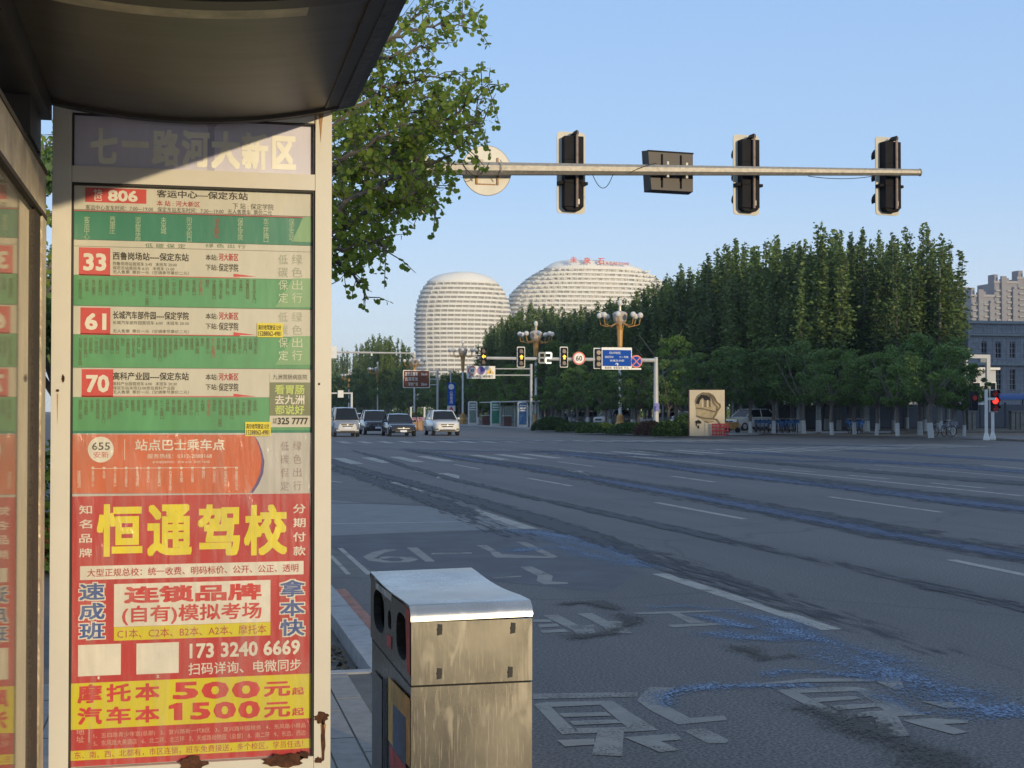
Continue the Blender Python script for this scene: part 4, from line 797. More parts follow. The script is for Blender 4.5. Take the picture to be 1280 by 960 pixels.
def lettr(items, m, par, y=-.035):
    WORG_par = WORG.get(par.name); WORG[par.name] = (0, 0, 0); o = ltx(items, m, par, y); WORG[par.name] = WORG_par; return o
o, r_ = disc_sign(722.5, 448, 8.2, 'speed_limit_sign', 'round red rimmed 60 sign on the far gantry', sred, swhite); lettr([('60', -r_ * .5, -r_ * .38, r_ * .5, r_ * .38, .03)], ink, o)
o, r_ = disc_sign(794, 452, 8.0, 'no_stopping_sign', 'round red and blue crossed no stopping sign at the right of the arm', sred, sblue)
for s in (1, -1): LO(MB().prism([(-r_ * .6, -s * r_ * .5), (-r_ * .5, -s * r_ * .6), (r_ * .6, s * r_ * .5), (r_ * .5, s * r_ * .6)], -.045 - .004 * s, -.035, 'y'), 'cross_bar', sred, o)
LO(MB().box(-r_ * .8, r_ * .8, -.02, 0, -r_ * 1.28, -r_ * 1.02), 'plate', swhite, o)
a0, a1 = F(752, 437.5), F(787.5, 459); o = root('direction_sign', ((a0.x + a1.x) / 2, YF - .24, (a0.z + a1.z) / 2), 'blue direction board with white writing on the far gantry', 'direction sign'); w2, h2 = (a1.x - a0.x) / 2, (a0.z - a1.z) / 2
LO(MB().prism(rrect(2 * w2 + .12, 2 * h2 + .34, .05), .02, .05, 'y'), 'border', swhite, o); LO(MB().box(-w2, w2, -.01, .019, -h2 + .06, h2), 'panel', sblue, o)
for it in (('河北大学新校区', -w2 * .55, h2 * .52, w2 * .25, h2 * .80, .0), ('保定东站', -w2 * .85, h2 * .05, -w2 * .25, h2 * .30, .0), ('七一东路', w2 * .15, h2 * 0.05, w2 * .8, h2 * .30, .0), ('长城北大街', -w2 * .5, -h2 * .38, w2 * .5, -h2 * .12, .0), ('↑', -.12, -h2 * .88, .12, -h2 * .5, .04)): lettr([it], swhite, o, -.013)
lettr([('机动车  非机动车  行人', -w2 * .85, -h2 - .13, w2 * .85, -h2 + .03, .02)], ink, o, .012)
a = F(747.5, 448); o = root('traffic_light', (a.x, YF - .05, a.z), 'unlit signal head half behind the blue direction board', 'traffic light')
LO(MB().prism(rrect(.62, 1.38, .05), .02, .05, 'y'), 'backplate', whitep, o); LO(MB().box(-.22, .22, -.12, .019, -.62, .62), 'housing', housing, o)
for z in (-.38, 0, .38): LO(MB().tube([(0, -.121, z), (0, -.14, z)], .15, 12), 'lens', mat('dark_lens', (.05, .02, .02), .2), o)
# warning board on the second gantry
YB = 126.5; pb = F(664, 536, YB); o = root('board_gantry', (pb.x, YB, .12), 'slim grey pole with two arms carrying the white warning board', 'sign gantry'); MB().tube([(pb.x, YB, .12), (pb.x, YB, F(664, 455, YB).z)], .13, 10).build('pole', wpost, o)
for y_ in (461, 469): MB().tube([F(664, y_, YB), F(618, y_, YB)], .06, 6).build('arm', wpost, o)
a0, a1 = F(583, 457.5, YB), F(618.5, 473.5, YB); o = root('warning_board', ((a0.x + a1.x) / 2, YB - .2, (a0.z + a1.z) / 2), 'white board with a speed roundel, a violet disc and a warning triangle', 'warning board'); w2, h2 = (a1.x - a0.x) / 2, (a0.z - a1.z) / 2
LO(MB().box(-w2, w2, 0, .05, -h2, h2), 'panel', swhite, o); LO(MB().disc((-w2 * .62, -.02, h2 * .28), (0, 1, 0), .40, .02), 'roundel', sred, o); LO(MB().disc((-w2 * .62, -.035, h2 * .28), (0, 1, 0), .32, .02), 'roundel', swhite, o); lettr([('30', -w2 * .62 - .2, h2 * .28 - .14, -w2 * .62 + .2, h2 * .28 + .14, .02)], ink, o, -.05)
LO(MB().disc((0, -.02, h2 * .28), (0, 1, 0), .38, .02), 'violet_disc', mat('violet_disc', (.16, .10, .38), .4), o); LO(MB().prism([(w2 * .35, -h2 * .22), (w2 * .93, -h2 * .22), (w2 * .64, h2 * .8)], -.03, -.001, 'y'), 'triangle', mat('sign_yellow', (.75, .42, .04), .4), o); LO(MB().prism([(w2 * .64 - .08, -h2 * .12), (w2 * .64 + .08, -h2 * .12), (w2 * .64, h2 * .4)], -.035, -.031, 'y'), 'symbol', ink, o)
lettr([('前方  学校  减速慢行', -w2 * .85, -h2 * .85, w2 * .85, -h2 * .42, .02)], ink, o, -.01)
# street lamps with globes
def lamp():
    L_ = root('street_lamp', (0, 0, 0), 'tall white and gold lamp post with a ring of globe lights', 'street lamp', 'chandelier street lamps along the far pavement')
    gold = mat('gold_paint', (.52, .27, .07), .4, var=.15, scale=3); gl_ = mat('opal_globe', (.72, .69, .64), .25, var=.03)
    LO(MB()._lathe(0, 0, [(.42, 0), (.42, .5), (.30, .75), (.27, 1.15), (.16, 1.3)], 10), 'base', gold, L_); LO(MB().tube([(0, 0, 1.25), (0, 0, 6.4)], [.13, .11], 10), 'pole', whitep, L_)
    LO(MB()._lathe(0, 0, [(.14, 6.38), (.2, 6.6), (.26, 7.9), (.34, 8.25), (.2, 8.32)], 10), 'neck', gold, L_); LO(MB()._lathe(0, 0, [(.28, 8.3), (.52, 8.6), (.62, 9.15), (.45, 9.3), (.12, 9.4), (.1, 9.75)], 10), 'lantern', mat('lantern_glass', (.55, .45, .36), .3), L_)
    LO(MB().sphere((0, 0, 10.02), .2, 10, 1.5), 'finial_globe', gl_, L_)
    for i in range(8):
        t_ = 2 * PI * (i + .5) / 8; c_, s_ = math.cos(t_), math.sin(t_); r = 1.6
        LO(MB().tube([(c_ * a_, s_ * a_, z) for a_, z in ((.3, 8.45), (.9, 8.15), (1.5, 8.3), (r, 8.75))], .04, 6), 'arm', gold, L_); LO(MB().sphere((c_ * r, s_ * r, 9.02), .24, 10), 'globe', gl_, L_)
    return L_
L0 = lamp(); first = True
for px, yb_, lab in ((775, 540, 'nearest of the globe street lamps, behind the blue direction board'), (670, 536.5, 'globe street lamp beside the countdown digits'), (578.5, 531.5, 'globe street lamp in front of the curved white tower'), (518, 527, 'globe street lamp behind the brown tourist board'), (472, 526, 'globe street lamp above the dark sedan'), (436, 524.5, 'leftmost globe street lamp above the silver van')):
    th = (px - 640) / FPX; k = (math.sin(YAW) + th * math.cos(YAW)); d_ = 33.2 / k; p = atd(px, 500, d_)
    if first: L0.location = (p.x, p.y, .12); L0['label'] = lab; first = False
    else: dup(L0, (p.x, p.y, .12), random.random(), None, lab)
# brown tourist board, blue hanging sign, camera arms
def at_x(px, X): th = (px - 640) / FPX; return X / (math.sin(YAW) + th * math.cos(YAW))
d_ = at_x(547, 31.3); p = atd(547, 500, d_); Yb = p.y; o = root('tourist_sign_post', (p.x, Yb, .12), 'slim grey post holding the brown tourist board', 'sign post'); MB().tube([(p.x, Yb, .12), (p.x, Yb, F(547, 464, Yb).z)], .14, 8).build('pole', wpost, o)
for y_ in (466, 474, 481): MB().tube([F(547, y_, Yb), F(536, y_, Yb)], .08, 6).build('arm', wpost, o)
MB().tube([F(515, 463.5, Yb), F(565, 463.5, Yb)], .06, 6).build('arm', wpost, o)
a0, a1 = F(503.5, 462.5, Yb), F(537, 485, Yb); o = root('tourist_board', ((a0.x + a1.x) / 2, Yb - .15, (a0.z + a1.z) / 2), 'brown tourist direction board with white lettering', 'direction sign'); w2, h2 = (a1.x - a0.x) / 2, (a0.z - a1.z) / 2
LO(MB().prism(rrect(2 * w2, 2 * h2, .15), 0, .06, 'y'), 'border', swhite, o); LO(MB().prism(rrect(2 * w2 - .2, 2 * h2 - .2, .1), -.02, -.001, 'y'), 'panel', mat('sign_brown', (.20, .075, .04), .8, spec=.1), o)
for it in (('直隶总督署', -w2 * .85, h2 * .35, w2 * .1, h2 * .78, .02), ('5km', w2 * .35, h2 * .4, w2 * .8, h2 * .7, .02), ('古莲花池', -w2 * .85, -h2 * .2, w2 * .1, h2 * .2, .02), ('军校广场', -w2 * .6, -h2 * .78, w2 * .1, -h2 * .38, .02), ('2km', w2 * .35, -h2 * .72, w2 * .8, -h2 * .42, .02)): lettr([it], swhite, o, -.023)
d_ = at_x(563.5, 31.3); p = atd(563.5, 500, d_); Yb = p.y; o = root('bus_lane_sign', (p.x, Yb, .12), 'tall narrow blue sign with a white roundel on a thin pole', 'road sign'); MB().tube([(p.x, Yb + .1, .12), (p.x, Yb + .1, F(564, 463, Yb).z)], .07, 8).build('pole', wpost, o)
a0, a1 = F(559, 478.5, Yb), F(569, 507, Yb); MB().box(a0.x, a1.x, Yb - .05, Yb, a1.z, a0.z).build('panel', sblue, o); b1 = F(569, 514, Yb); MB().box(a0.x, a1.x, Yb - .05, Yb, b1.z, a1.z - .01).build('lower_panel', swhite, o)
a = F(564, 483.5, Yb); MB().disc((a.x, Yb - .06, a.z), (0, 1, 0), .34, .02).build('roundel', swhite, o)
zm = (a0.z + a1.z) / 2; z_a, z_b = F(564, 489, Yb).z, F(564, 505, Yb).z; tm = txt_mesh([('公交专用', a0.x + .28, z_b, a1.x - .28, z_a, .02, True)], 'lettering', swhite, o, lambda u, v, k=0: (u, Yb - .056 - .001 * k, v))
a = F(564, 510.5, Yb); MB().prism([(a.x - .3, a.z - .22), (a.x + .3, a.z - .22), (a.x, a.z + .3)], Yb - .056, Yb - .051, 'y').build('triangle', sred, o)
# camera gantry whose pole stands behind the bus stop board
Yb = 100.; p0 = F(402, 530, Yb); o = root('camera_gantry', (p0.x, Yb, 0), 'thin grey gantry arm with a white box, coming from behind the stop board', 'camera gantry'); MB().tube([(p0.x, Yb, 0), (p0.x, Yb, F(402, 438, Yb).z)], .14, 8).build('pole', wpost, o); MB().tube([F(402, 440, Yb), F(517, 441.5, Yb)], [.09, .05], 6).build('arm', wpost, o)
for a_, b_, c_, d2 in ((413, 433, 420.5, 448), (463, 442, 465, 445)): a0, a1 = F(a_, b_, Yb), F(c_, d2, Yb); MB().box(a0.x, a1.x, Yb - .3, Yb - .1, a1.z, a0.z).build('camera_box', whitep, o)
Yb = 150.; p0 = F(439.5, 524, Yb); o = root('camera_pole', (p0.x, Yb, 0), 'short white pole with an arm and small box over the silver van', 'camera pole'); MB().tube([(p0.x, Yb, 0), (p0.x, Yb, F(439, 490.5, Yb).z)], .12, 8).build('pole', whitep, o); MB().tube([F(439.5, 491.5, Yb), F(405, 491.5, Yb)], .08, 6).build('arm', whitep, o); a0, a1 = F(422, 488, Yb), F(429, 497, Yb); MB().box(a0.x, a1.x, Yb - .3, Yb - .05, a1.z, a0.z).build('camera_box', whitep, o)
# pedestrian signals at the right
for px, yt_, yb_, lab, lit in ((1233, 487, 550, 'white pedestrian signal post in front, its head turned away', 0), (1241, 486.5, 549.5, 'white pedestrian signal post with a lit red lamp', 1)):
    b_ = onZ(px, yb_, .12); Yp = b_.y; o = root('pedestrian_signal', tuple(b_), lab, 'pedestrian signal', 'pedestrian signals on the far right corner'); zt_ = F(px, yt_, Yp).z if not lit else F(px, 515, Yp).z; dd = (b_ - C0).dot(_fh)
    MB().tube([(b_.x, Yp, .12), (b_.x, Yp, zt_)], .085, 10).build('post', whitep, o); MB()._lathe(b_.x, Yp, [(.17, .12), (.17, .2), (.09, .5)], 10).build('foot', whitep, o)
    if lit:
        a0, a1 = F(1237, 487, Yp), F(1247.5, 515, Yp); xm = (a0.x + a1.x) / 2; MB().box(a0.x, a1.x, Yp + .02, Yp + .05, a1.z, a0.z).build('backplate', whitep, o); MB().box(a0.x + .06, a1.x - .06, Yp - .15, Yp + .019, a1.z + .05, a0.z - .05).build('housing', housing, o)
        hh = (a0.z - a1.z) / 3; f_ = [(0, .17), (.04, .13), (.12, .06), (.06, -.02), (.1, -.18), (.03, -.18), (0, -.05), (-.06, -.18), (-.12, -.17), (-.05, 0), (-.1, .07), (-.04, .12)]
        MB().disc((xm, Yp - .16, a1.z + hh * 1.5), (0, 1, 0), .17, .02).build('red_lamp', lens_r, o)
        for kz in (.5, 2.5): MB().disc((xm, Yp - .16, a1.z + hh * kz), (0, 1, 0), .16, .02).build('lens', mat('dim_red_lens', (.25, .02, .02), .3, emit=.12), o)
        for kz in (.5, 1.5, 2.5): MB().sheet([[(xm + .19 * math.cos(t_), y_, a1.z + hh * kz + .19 * math.sin(t_)) for t_ in [R(180 * q_ / 8) for q_ in range(9)]] for y_ in (Yp - .15, Yp - .36)]).build('visor', housing, o)
    else:
        a0, a1 = F(1218.5, 489, Yp), F(1226.5, 513, Yp); MB().box(a0.x, a1.x, Yp + .3, Yp + .5, a1.z, a0.z).build('housing', housing, o); xm = (a0.x + a1.x) / 2
        MB().box(a1.x, b_.x, Yp + .05, Yp + .3, a1.z + .3, a1.z + .4).build('bracket', whitep, o)
        MB().disc((xm, Yp + .29, a0.z - .35), (0, 1, 0), .13, .02).build('red_lamp', mat('dim_red_lens', (.25, .02, .02), .3, emit=.12), o)
        MB().box(b_.x + .08, b_.x + .55, Yp - .03, Yp + .05, F(1236, 500, Yp).z, F(1236, 497, Yp).z).build('bracket', whitep, o)
# ================================================================== CARS
tyre = mat('tyre_rubber', (.018, .018, .018), .8); rim_m = mat('alloy_rim', (.45, .45, .46), .35, metal=.7); cglass = mat('car_glass', (.012, .016, .02), .08, var=.0, spec=.35)
headl = mat('headlight_glass', (.62, .64, .66), .12, coat=.5); plate_b = mat('number_plate', (.65, .68, .78), .4); grille_m = mat('black_grille', (.012, .012, .013), .5)
def car(name, label, loc, kind, paintm, group='cars waiting at the junction', rot=0., cat='car'):
    """front at local -Y; length along Y"""
    o = root(name, loc, label, cat, group, rot)
    if kind == 'sedan': W, Lg, zb, zs, zh0, zh1, zr, ws0, ws1, rr, rb = .91, 4.7, .22, .62, .72, .93, 1.46, 1.35, 2.05, 3.35, 4.1
    elif kind == 'suv': W, Lg, zb, zs, zh0, zh1, zr, ws0, ws1, rr, rb = .93, 4.55, .26, .70, .88, 1.08, 1.69, 1.15, 1.78, 3.75, 4.35
    else: W, Lg, zb, zs, zh0, zh1, zr, ws0, ws1, rr, rb = .84, 4.3, .24, .75, .95, 1.10, 1.88, .55, 1.15, 4.05, 4.25
    # body lower loft: stations (y, half width at sill, half width at shoulder, z bottom, z shoulder, z deck)
    st = [(0.0, W * .70, W * .62, zb + .12, zh0 - .16, zh0 - .10), (.06, W * .82, W * .76, zb + .04, zh0 - .06, zh0 - .01), (.22, W * .93, W * .88, zb, zh0 - .01, zh0 + .05), (.6, W * .99, W * .95, zb, zh0 + .02, zh0 + .10),
          (ws0, W, W * .97, zb, zh1 - .06, zh1), ((ws1 + rr) / 2, W, W * .98, zb, zh1 - .03, zh1 + .02), (rb, W, W * .95, zb, zh1 - .04, zh1 + .01), (Lg - .12, W * .95, W * .86, zb + .05, zh1 - .08, zh1 - .03), (Lg, W * .80, W * .74, zb + .15, zh1 - .18, zh1 - .12)]
    rows = []
    for y, a, b_, z0, z1, z2 in st:
        zm = z0 + (z1 - z0) * .5
        h = [(a * .86, z0), (a * .985, z0 + .07), (a, zm), (b_ * 1.0, z1), (b_ * .86, z2 - .012), (b_ * .45, z2 + .012)]
        rows.append([(-x, y, z) for x, z in h] + [(x, y, z) for x, z in h[::-1]])
    mb = MB(); mb.sheet([r_ + r_[:1] for r_ in rows]); n = len(rows[0]); mb.add(rows[0], [tuple(range(n))]); mb.add(rows[-1], [tuple(range(n))[::-1]])
    LO(mb, 'body', paintm, o, True)
    # greenhouse
    bt, tp = W * .93, W * .73
    def ring(y, hw, z): return (y, hw, z)
    A0, B0, C_, D_2 = (ws0 - .03, bt, zh1 - .01), (ws1, tp, zr - .03), (rr, tp, zr - .02), (rb, bt * .95, zh1)
    def side(s): return [(s * A0[1], A0[0], A0[2]), (s * B0[1], B0[0], B0[2]), (s * C_[1], C_[0], C_[2]), (s * D_2[1], D_2[0], D_2[2])]
    Lf, Rt = side(-1), side(1)
    LO(MB().add([Lf[0], Rt[0], Rt[1], Lf[1]], [(0, 1, 2, 3)]), 'windscreen', cglass, o); LO(MB().add([Lf[3], Rt[3], Rt[2], Lf[2]], [(3, 2, 1, 0)]), 'rear_window', cglass, o)
    for s_, e in ((Lf, 1), (Rt, 0)): LO(MB().add(s_, [(0, 1, 2, 3) if e else (3, 2, 1, 0)]), 'side_window', cglass, o)
    rf = MB(); rws = []
    for y, hw, z in ((ws1 - .06, tp * .98, zr - .05), (ws1 + .12, tp * 1.0, zr - .005), ((ws1 + rr) / 2, tp, zr + .02), (rr - .1, tp, zr), (rr + .05, tp, zr - .04)):
        rws.append([(-hw - .02, y, z - .035), (-hw * .9, y, z), (0, y, z + .025), (hw * .9, y, z), (hw + .02, y, z - .035)])
    LO(rf.sheet(rws), 'roof', paintm, o, True)
    pl = MB()
    for s in (-1, 1):
        pl.tube([(s * bt, ws0 - .04, zh1 - .01), (s * tp, ws1, zr - .03)], .035, 6); pl.tube([(s * bt * .95, rb, zh1), (s * tp, rr, zr - .03)], .05, 6)
        ym = (ws1 + rr) / 2; pl.tube([(s * bt * .99, ym, zh1), (s * tp * 1.01, ym, zr - .03)], .035, 6)
    LO(pl, 'pillars', paintm, o)
    for y in (.85, Lg - .85):
        for s in (-1, 1):
            w_ = LO(MB().tube([(s * (W - .2), y, .32), (s * (W + .0), y, .32)], .32, 16), 'wheel', tyre, o); WORG[w_.name] = (0, 0, 0); LO(MB().tube([(s * (W + .001), y, .32), (s * (W + .012), y, .32)], .2, 12), 'rim', rim_m, w_)
    for s in (-1, 1):
        x0 = s * W * .52; x1 = s * W * .93; zt_ = zh0 + (.0 if kind != 'van' else -.02)
        LO(MB().add([(x0, .018, zt_ - .14), (x1 * .96, .13, zt_ - .10), (x1, .30, zt_ - .01), (x0 * 1.05, .07, zt_ - .045), (x0, .06, zt_ - .14), (x1 * .93, .20, zt_ - .1), (x1 * .93, .35, zt_ - .01), (x0, .12, zt_ - .045)], [(0, 1, 2, 3), (0, 4, 5, 1), (2, 6, 7, 3), (1, 5, 6, 2), (0, 3, 7, 4)]), 'headlight', headl, o)
        LO(MB().sphere((s * (W + .09), ws0 + .28, zh1 + .07), .11, 8, .75), 'wing_mirror', paintm, o)
        LO(MB().box(s * W * .74 - .09, s * W * .74 + .09, .0, .06, zb + .14, zb + .21), 'fog_lamp', grille_m if kind != 'van' else headl, o)
    g0, g1 = zh0 - .30, zh0 - .11
    LO(MB().prism([(-W * .5, g1), (-W * .38, g0), (W * .38, g0), (W * .5, g1)], -.015, .05, 'y'), 'grille', grille_m, o)
    LO(MB().box(-W * .44, W * .44, -.022, -.016, (g0 + g1) / 2 - .012, (g0 + g1) / 2 + .018), 'grille_bar', rim_m, o); LO(MB().disc((0, -.026, (g0 + g1) / 2 + .02), (0, 1, 0), .06, .02, 12), 'badge', rim_m, o)
    LO(MB().box(-.22, .22, -.03, -.005, g0 - .14, g0 - .01), 'number_plate', plate_b, o)
    LO(MB().prism([(-W * .62, zb + .05), (W * .62, zb + .05), (W * .54, zb + .16), (-W * .54, zb + .16)], -.012, .1, 'y'), 'lower_intake', grille_m, o)
    if kind == 'suv':
        for s in (-1, 1): LO(MB().tube([(s * tp * .92, ws1 + .2, zr + .03), (s * tp * .92, rr - .2, zr + .04)], .02, 5), 'roof_rail', rim_m, o)
    return o
cw = mat('white_car_paint', (.70, .69, .66), .25, coat=.6, var=.04, scale=1); ck = mat('black_car_paint', (.012, .016, .026), .18, coat=.8, var=.05, scale=1); cs = mat('silver_car_paint', (.36, .37, .39), .3, metal=.5, coat=.5, var=.05, scale=1); cb = mat('blue_car_paint', (.03, .06, .18), .25, coat=.6, var=.05, scale=1)
def cpos(px, py): p = onZ(px, py, 0); return p
for nm, px, py, kd, m, lb in (('minivan', 434.5, 546, 'van', cs, 'silver minivan at the left end of the line of waiting cars'), ('parked_car', 458, 538, 'sedan', cw, 'white car half hidden behind the silver minivan'), ('pickup_car', 473, 543.5, 'suv', ck, 'black sport utility car between the minivan and the dark sedan'),
                              ('sedan_car', 504.5, 545.5, 'sedan', ck, 'dark blue black sedan in the middle of the waiting cars'), ('white_car', 559.5, 544.5, 'suv', cw, 'white sport utility car at the right end of the waiting line')):
    p = cpos(px, py); car('van' if kd == 'van' else 'car', lb, (p.x, p.y, 0), kd, m, cat='van' if kd == 'van' else 'car')
for i, (px, kd, m, lb) in enumerate(((700, 'sedan', cb, 'dark blue car parked behind the hedge'), (712, 'sedan', cs, 'silver car parked behind the hedge'), (748, 'suv', cw, 'white car parked behind the hedge near the white tree trunks'), (811, 'sedan', cs, 'grey car parked just left of the gantry pole'), (838, 'sedan', cw, 'white car parked by the round green bush'), (911, 'suv', cw, 'white car parked just right of the carved stone slab'))):
    d_ = at_x(px, 41 + (i % 2)); p = atd(px, 500, d_); car('car', lb, (p.x, p.y, .12), kd, m, 'cars parked behind the far hedge', rot=(-1.2 if i % 2 else -1.0))
# ================================================================== FAR ROADSIDE THINGS
stone = mat('cream_stone_slab', (.60, .50, .34), .7, var=.07, scale=2, bump=.15); bronze = mat('bronze_relief', (.17, .12, .06), .5, var=.3, scale=3); dark_fill = mat('near_black', (.02, .018, .015), .9)
pM = onZ(884, 547, .02); YM = pM.y
ST = root('stone_monument', (pM.x, YM, .12), 'tall cream stone slab with a carved bronze relief and red ornaments at its foot', 'monument', rot=-.30)
sx = (pM - C0).dot(_fh) / FPX; hM = 57.5 * sx; wM = 21.8 * sx
LO(MB().box(-wM, wM, 0, .75, 0, hM), 'slab', stone, ST); LO(MB().box(-wM - .03, -wM - .002, .05, .72, .1, hM - .06), 'red_side', mat('dark_red_side', (.16, .02, .025), .6), ST); LO(MB().box(-wM - .02, wM + .03, .02, .8, hM, hM + .06), 'cap', dark_fill, ST)
def mq(x, y): return ((x - 284) / 172 * wM, (517 - y) / 440 * hM)
def carve(name, pts, m, dpt, th=.04): LO(MB().prism([mq(*p) for p in pts], -dpt, -dpt + th, 'y'), name, m, ST)
carve('carved_figure', [(168, 215), (172, 165), (200, 120), (245, 98), (300, 100), (345, 120), (372, 160), (378, 190), (415, 205), (425, 235), (400, 275), (375, 320), (360, 340), (330, 365), (270, 385), (235, 360), (178, 325), (176, 240)], mat('ochre_relief', (.40, .31, .17), .6, var=.25, scale=3), .03)
carve('hollow_shade', [(172, 205), (185, 160), (225, 122), (275, 125), (310, 150), (322, 180), (260, 178), (240, 150), (215, 175), (205, 215)], dark_fill, .05)  # raised dark plates, the shade of a hollow put into their colour
for i, x in enumerate((228, 258, 282, 304)): carve('carved_bar', [(x, 175), (x + 13, 172), (x + 15, 240), (x + 1, 240)], bronze if i % 2 else stone, .06 + .002 * i)
def band(name, pts, wd, m, dpt):
    P = [Vector((*mq(*p), 0)) for p in pts]; mb = MB(); rr_ = ribbon(P, wd, 0); mb.sheet([[(a.x, -dpt, a.y) for a in q] for q in rr_]); mb.sheet([[(a.x, -dpt + .03, a.y) for a in q][::-1] for q in rr_])
    for k in (0, 1): mb.sheet([[(q[k].x, -dpt, q[k].y), (q[k].x, -dpt + .03, q[k].y)] for q in rr_])
    LO(mb, name, m, ST)
for pts, wd in (([(172, 190), (195, 135), (240, 105), (300, 112), (345, 145), (372, 190), (408, 215), (414, 240), (385, 275)], .07), ([(240, 118), (300, 128), (335, 160), (350, 205), (385, 240), (372, 300), (345, 345)], .07), ([(180, 250), (250, 258), (320, 275), (362, 285)], .07), ([(185, 325), (250, 345), (330, 350), (380, 360), (410, 400), (418, 428)], .08), ([(262, 380), (300, 385), (345, 375)], .05), ([(310, 110), (350, 140), (385, 195)], .05)):
    band('carved_line', pts, wd, bronze, .07)
carve('hollow_shade', [(168, 375), (200, 362), (226, 380), (228, 396), (205, 400), (185, 395), (180, 430)], dark_fill, .05); carve('hollow_shade', [(188, 420), (204, 415), (206, 445), (195, 445)], dark_fill, .05); carve('carved_block', [(262, 395), (345, 400), (345, 515), (262, 515)], stone, .045)
redo = mat('red_ornament', (.42, .02, .03), .5)
for cx in (368, 449):
    m = MB(); x_, z_ = mq(cx, 470)
    for a in (-.2, 0, .2): m.box(x_ + a - .03, x_ + a + .03, -.35, -.25, .03, .72)
    for k, zz in enumerate((.05, .3, .52, .70)): m.box(x_ - .26, x_ + .26, -.352 - .003 * k, -.24, zz, zz + .07)
    LO(m, 'red_ornament', redo, ST)
orn = root('orange_cart', tuple(onZ(914, 541, .12)), 'small orange and yellow stall cart beside the stone slab', 'cart')
LO(MB().box(-.5, .5, -.25, .3, .25, .75), 'box', mat('orange_panel', (.5, .25, .06), .6, var=.3, scale=4), orn); LO(MB().box(-.55, .55, -.4, .4, .95, 1.0), 'top', mat('sticker_yellow', (.85, .72, .05), .5), orn)
for x in (-.48, .48): LO(MB().tube([(x, 0, .25), (x, 0, .96)], .03, 6), 'post', galv, orn); LO(MB().tube([(x * .8, -.28, .2), (x * .8, -.2, .2)], .2, 12), 'wheel', tyre, orn)
# bus stop boards of the far stop, like the near one
for px, w_, y0, y1, mm, lb in ((591, 11.5, 504, 533.5, mat('board_grey_print', (.20, .26, .22), .5, var=.5, scale=4), 'far stop board with grey and green panels, leftmost of the three'), (619.5, 12.5, 503, 534, mat('board_green_print', (.06, .26, .16), .5, var=.25, scale=3), 'far stop board with a green poster, middle of the three'), (653.5, 13, 502.5, 534.5, mat('board_blue_print', (.05, .17, .36), .5, var=.3, scale=3), 'far stop board with a blue poster, rightmost of the three')):
    d_ = at_x(px, 31.6); b_ = atd(px, y1, d_); Yp = b_.y; o = root('stop_board', (b_.x, Yp, .12), lb, 'bus stop board'); hh = (y1 - y0) / FPX * d_; w2 = w_ / 2 / FPX * d_
    LO(MB().prism([(-w2, 0), (-w2, hh - .15), (-w2 + .15, hh), (w2 - .15, hh), (w2, hh - .15), (w2, 0)], 0, .18, 'y'), 'frame', whitep, o); LO(MB().box(-w2 + .13, w2 - .13, -.02, -.001, .25, hh - .15), 'poster', mm, o)
    for k, zz in enumerate((.62, .72, .82)): LO(MB().box(-w2 + .2, w2 - .2, -.03, -.021, hh * zz, hh * zz + .12), 'printed_band', swhite, o)
d_ = at_x(636, 32.6); p = atd(636, 500, d_); o = root('far_shelter', (p.x, p.y, .12), 'thin flat roofed glass bus shelter between the far stop boards', 'bus shelter'); tg = mat('teal_glass', (.06, .14, .16), .15, var=.2)
LO(MB().box(-.8, 1.0, -11, 11, 2.45, 2.55), 'roof', wpost, o)
for y in (-10, -5, 0, 5, 10): LO(MB().tube([(.6, y, 0), (.6, y, 2.5)], .06, 6), 'post', wpost, o)
for y in (-9.5, -4.5, .5, 5.5): LO(MB().box(.58, .62, y, y + 4, .35, 2.1), 'glass_panel', tg, o)
for px, X in ((634, 31.8), (697 - 90, 31.8)): 
    d_ = at_x(px, X); p = atd(px, 500, d_); o = root('litter_bin', (p.x, p.y, .12), 'small brown litter bin between the %s' % ('green and blue far stop boards' if px > 620 else 'grey and green far stop boards'), 'litter bin'); LO(MB().box(-.4, .4, -.25, .25, .05, 1.0), 'body', mat('brown_bin', (.14, .06, .05), .6), o); LO(MB().box(-.44, .44, -.28, .28, 1.02, 1.12), 'lid', wpost, o)
# planters with flowers
for k, (px, py) in enumerate(((519.5, 538), (526.5, 538), (533.5, 538))):
    p = onZ(px, py, .0); o = root('flower_planter', (p.x, p.y, 0), 'tall %s planter box of pink and white flowers behind the white car, %s' % ('tan', ('leftmost', 'middle one', 'rightmost')[k]), 'planter', 'planters'); LO(MB().box(-.36, .36, -.3, .3, 0, .78), 'box', mat('tan_planter', (.36, .22, .12), .7, var=.15), o)
    LO(MB().box(-.38, .38, -.32, .32, .74, .8), 'rim', mat('tan_planter', (.36, .22, .12)), o); m = MB()
    for q_ in range(60): x_, y_, z_ = random.uniform(-.4, .4), random.uniform(-.3, .3), random.uniform(.8, 1.1); m.sphere((x_, y_, z_), .05, 5)
    LO(m, 'flowers', mat('pink_white_flowers', (.62, .36, .38), .7, var=.5, scale=20, island=.3), o)
for px, lb in ((513.5, 'white post lamp left of the flower planters'), (530.5, 'white post lamp behind the flower planters')):
    p = onZ(px, 534, 0); o = root('post_lamp', (p.x, p.y, 0), lb, 'post lamp'); LO(MB().tube([(0, 0, 0), (0, 0, 2.1)], .1, 8), 'post', whitep, o); LO(MB().tube([(0, 0, 2.1), (0, 0, 2.7)], .12, 8), 'head', housing, o)
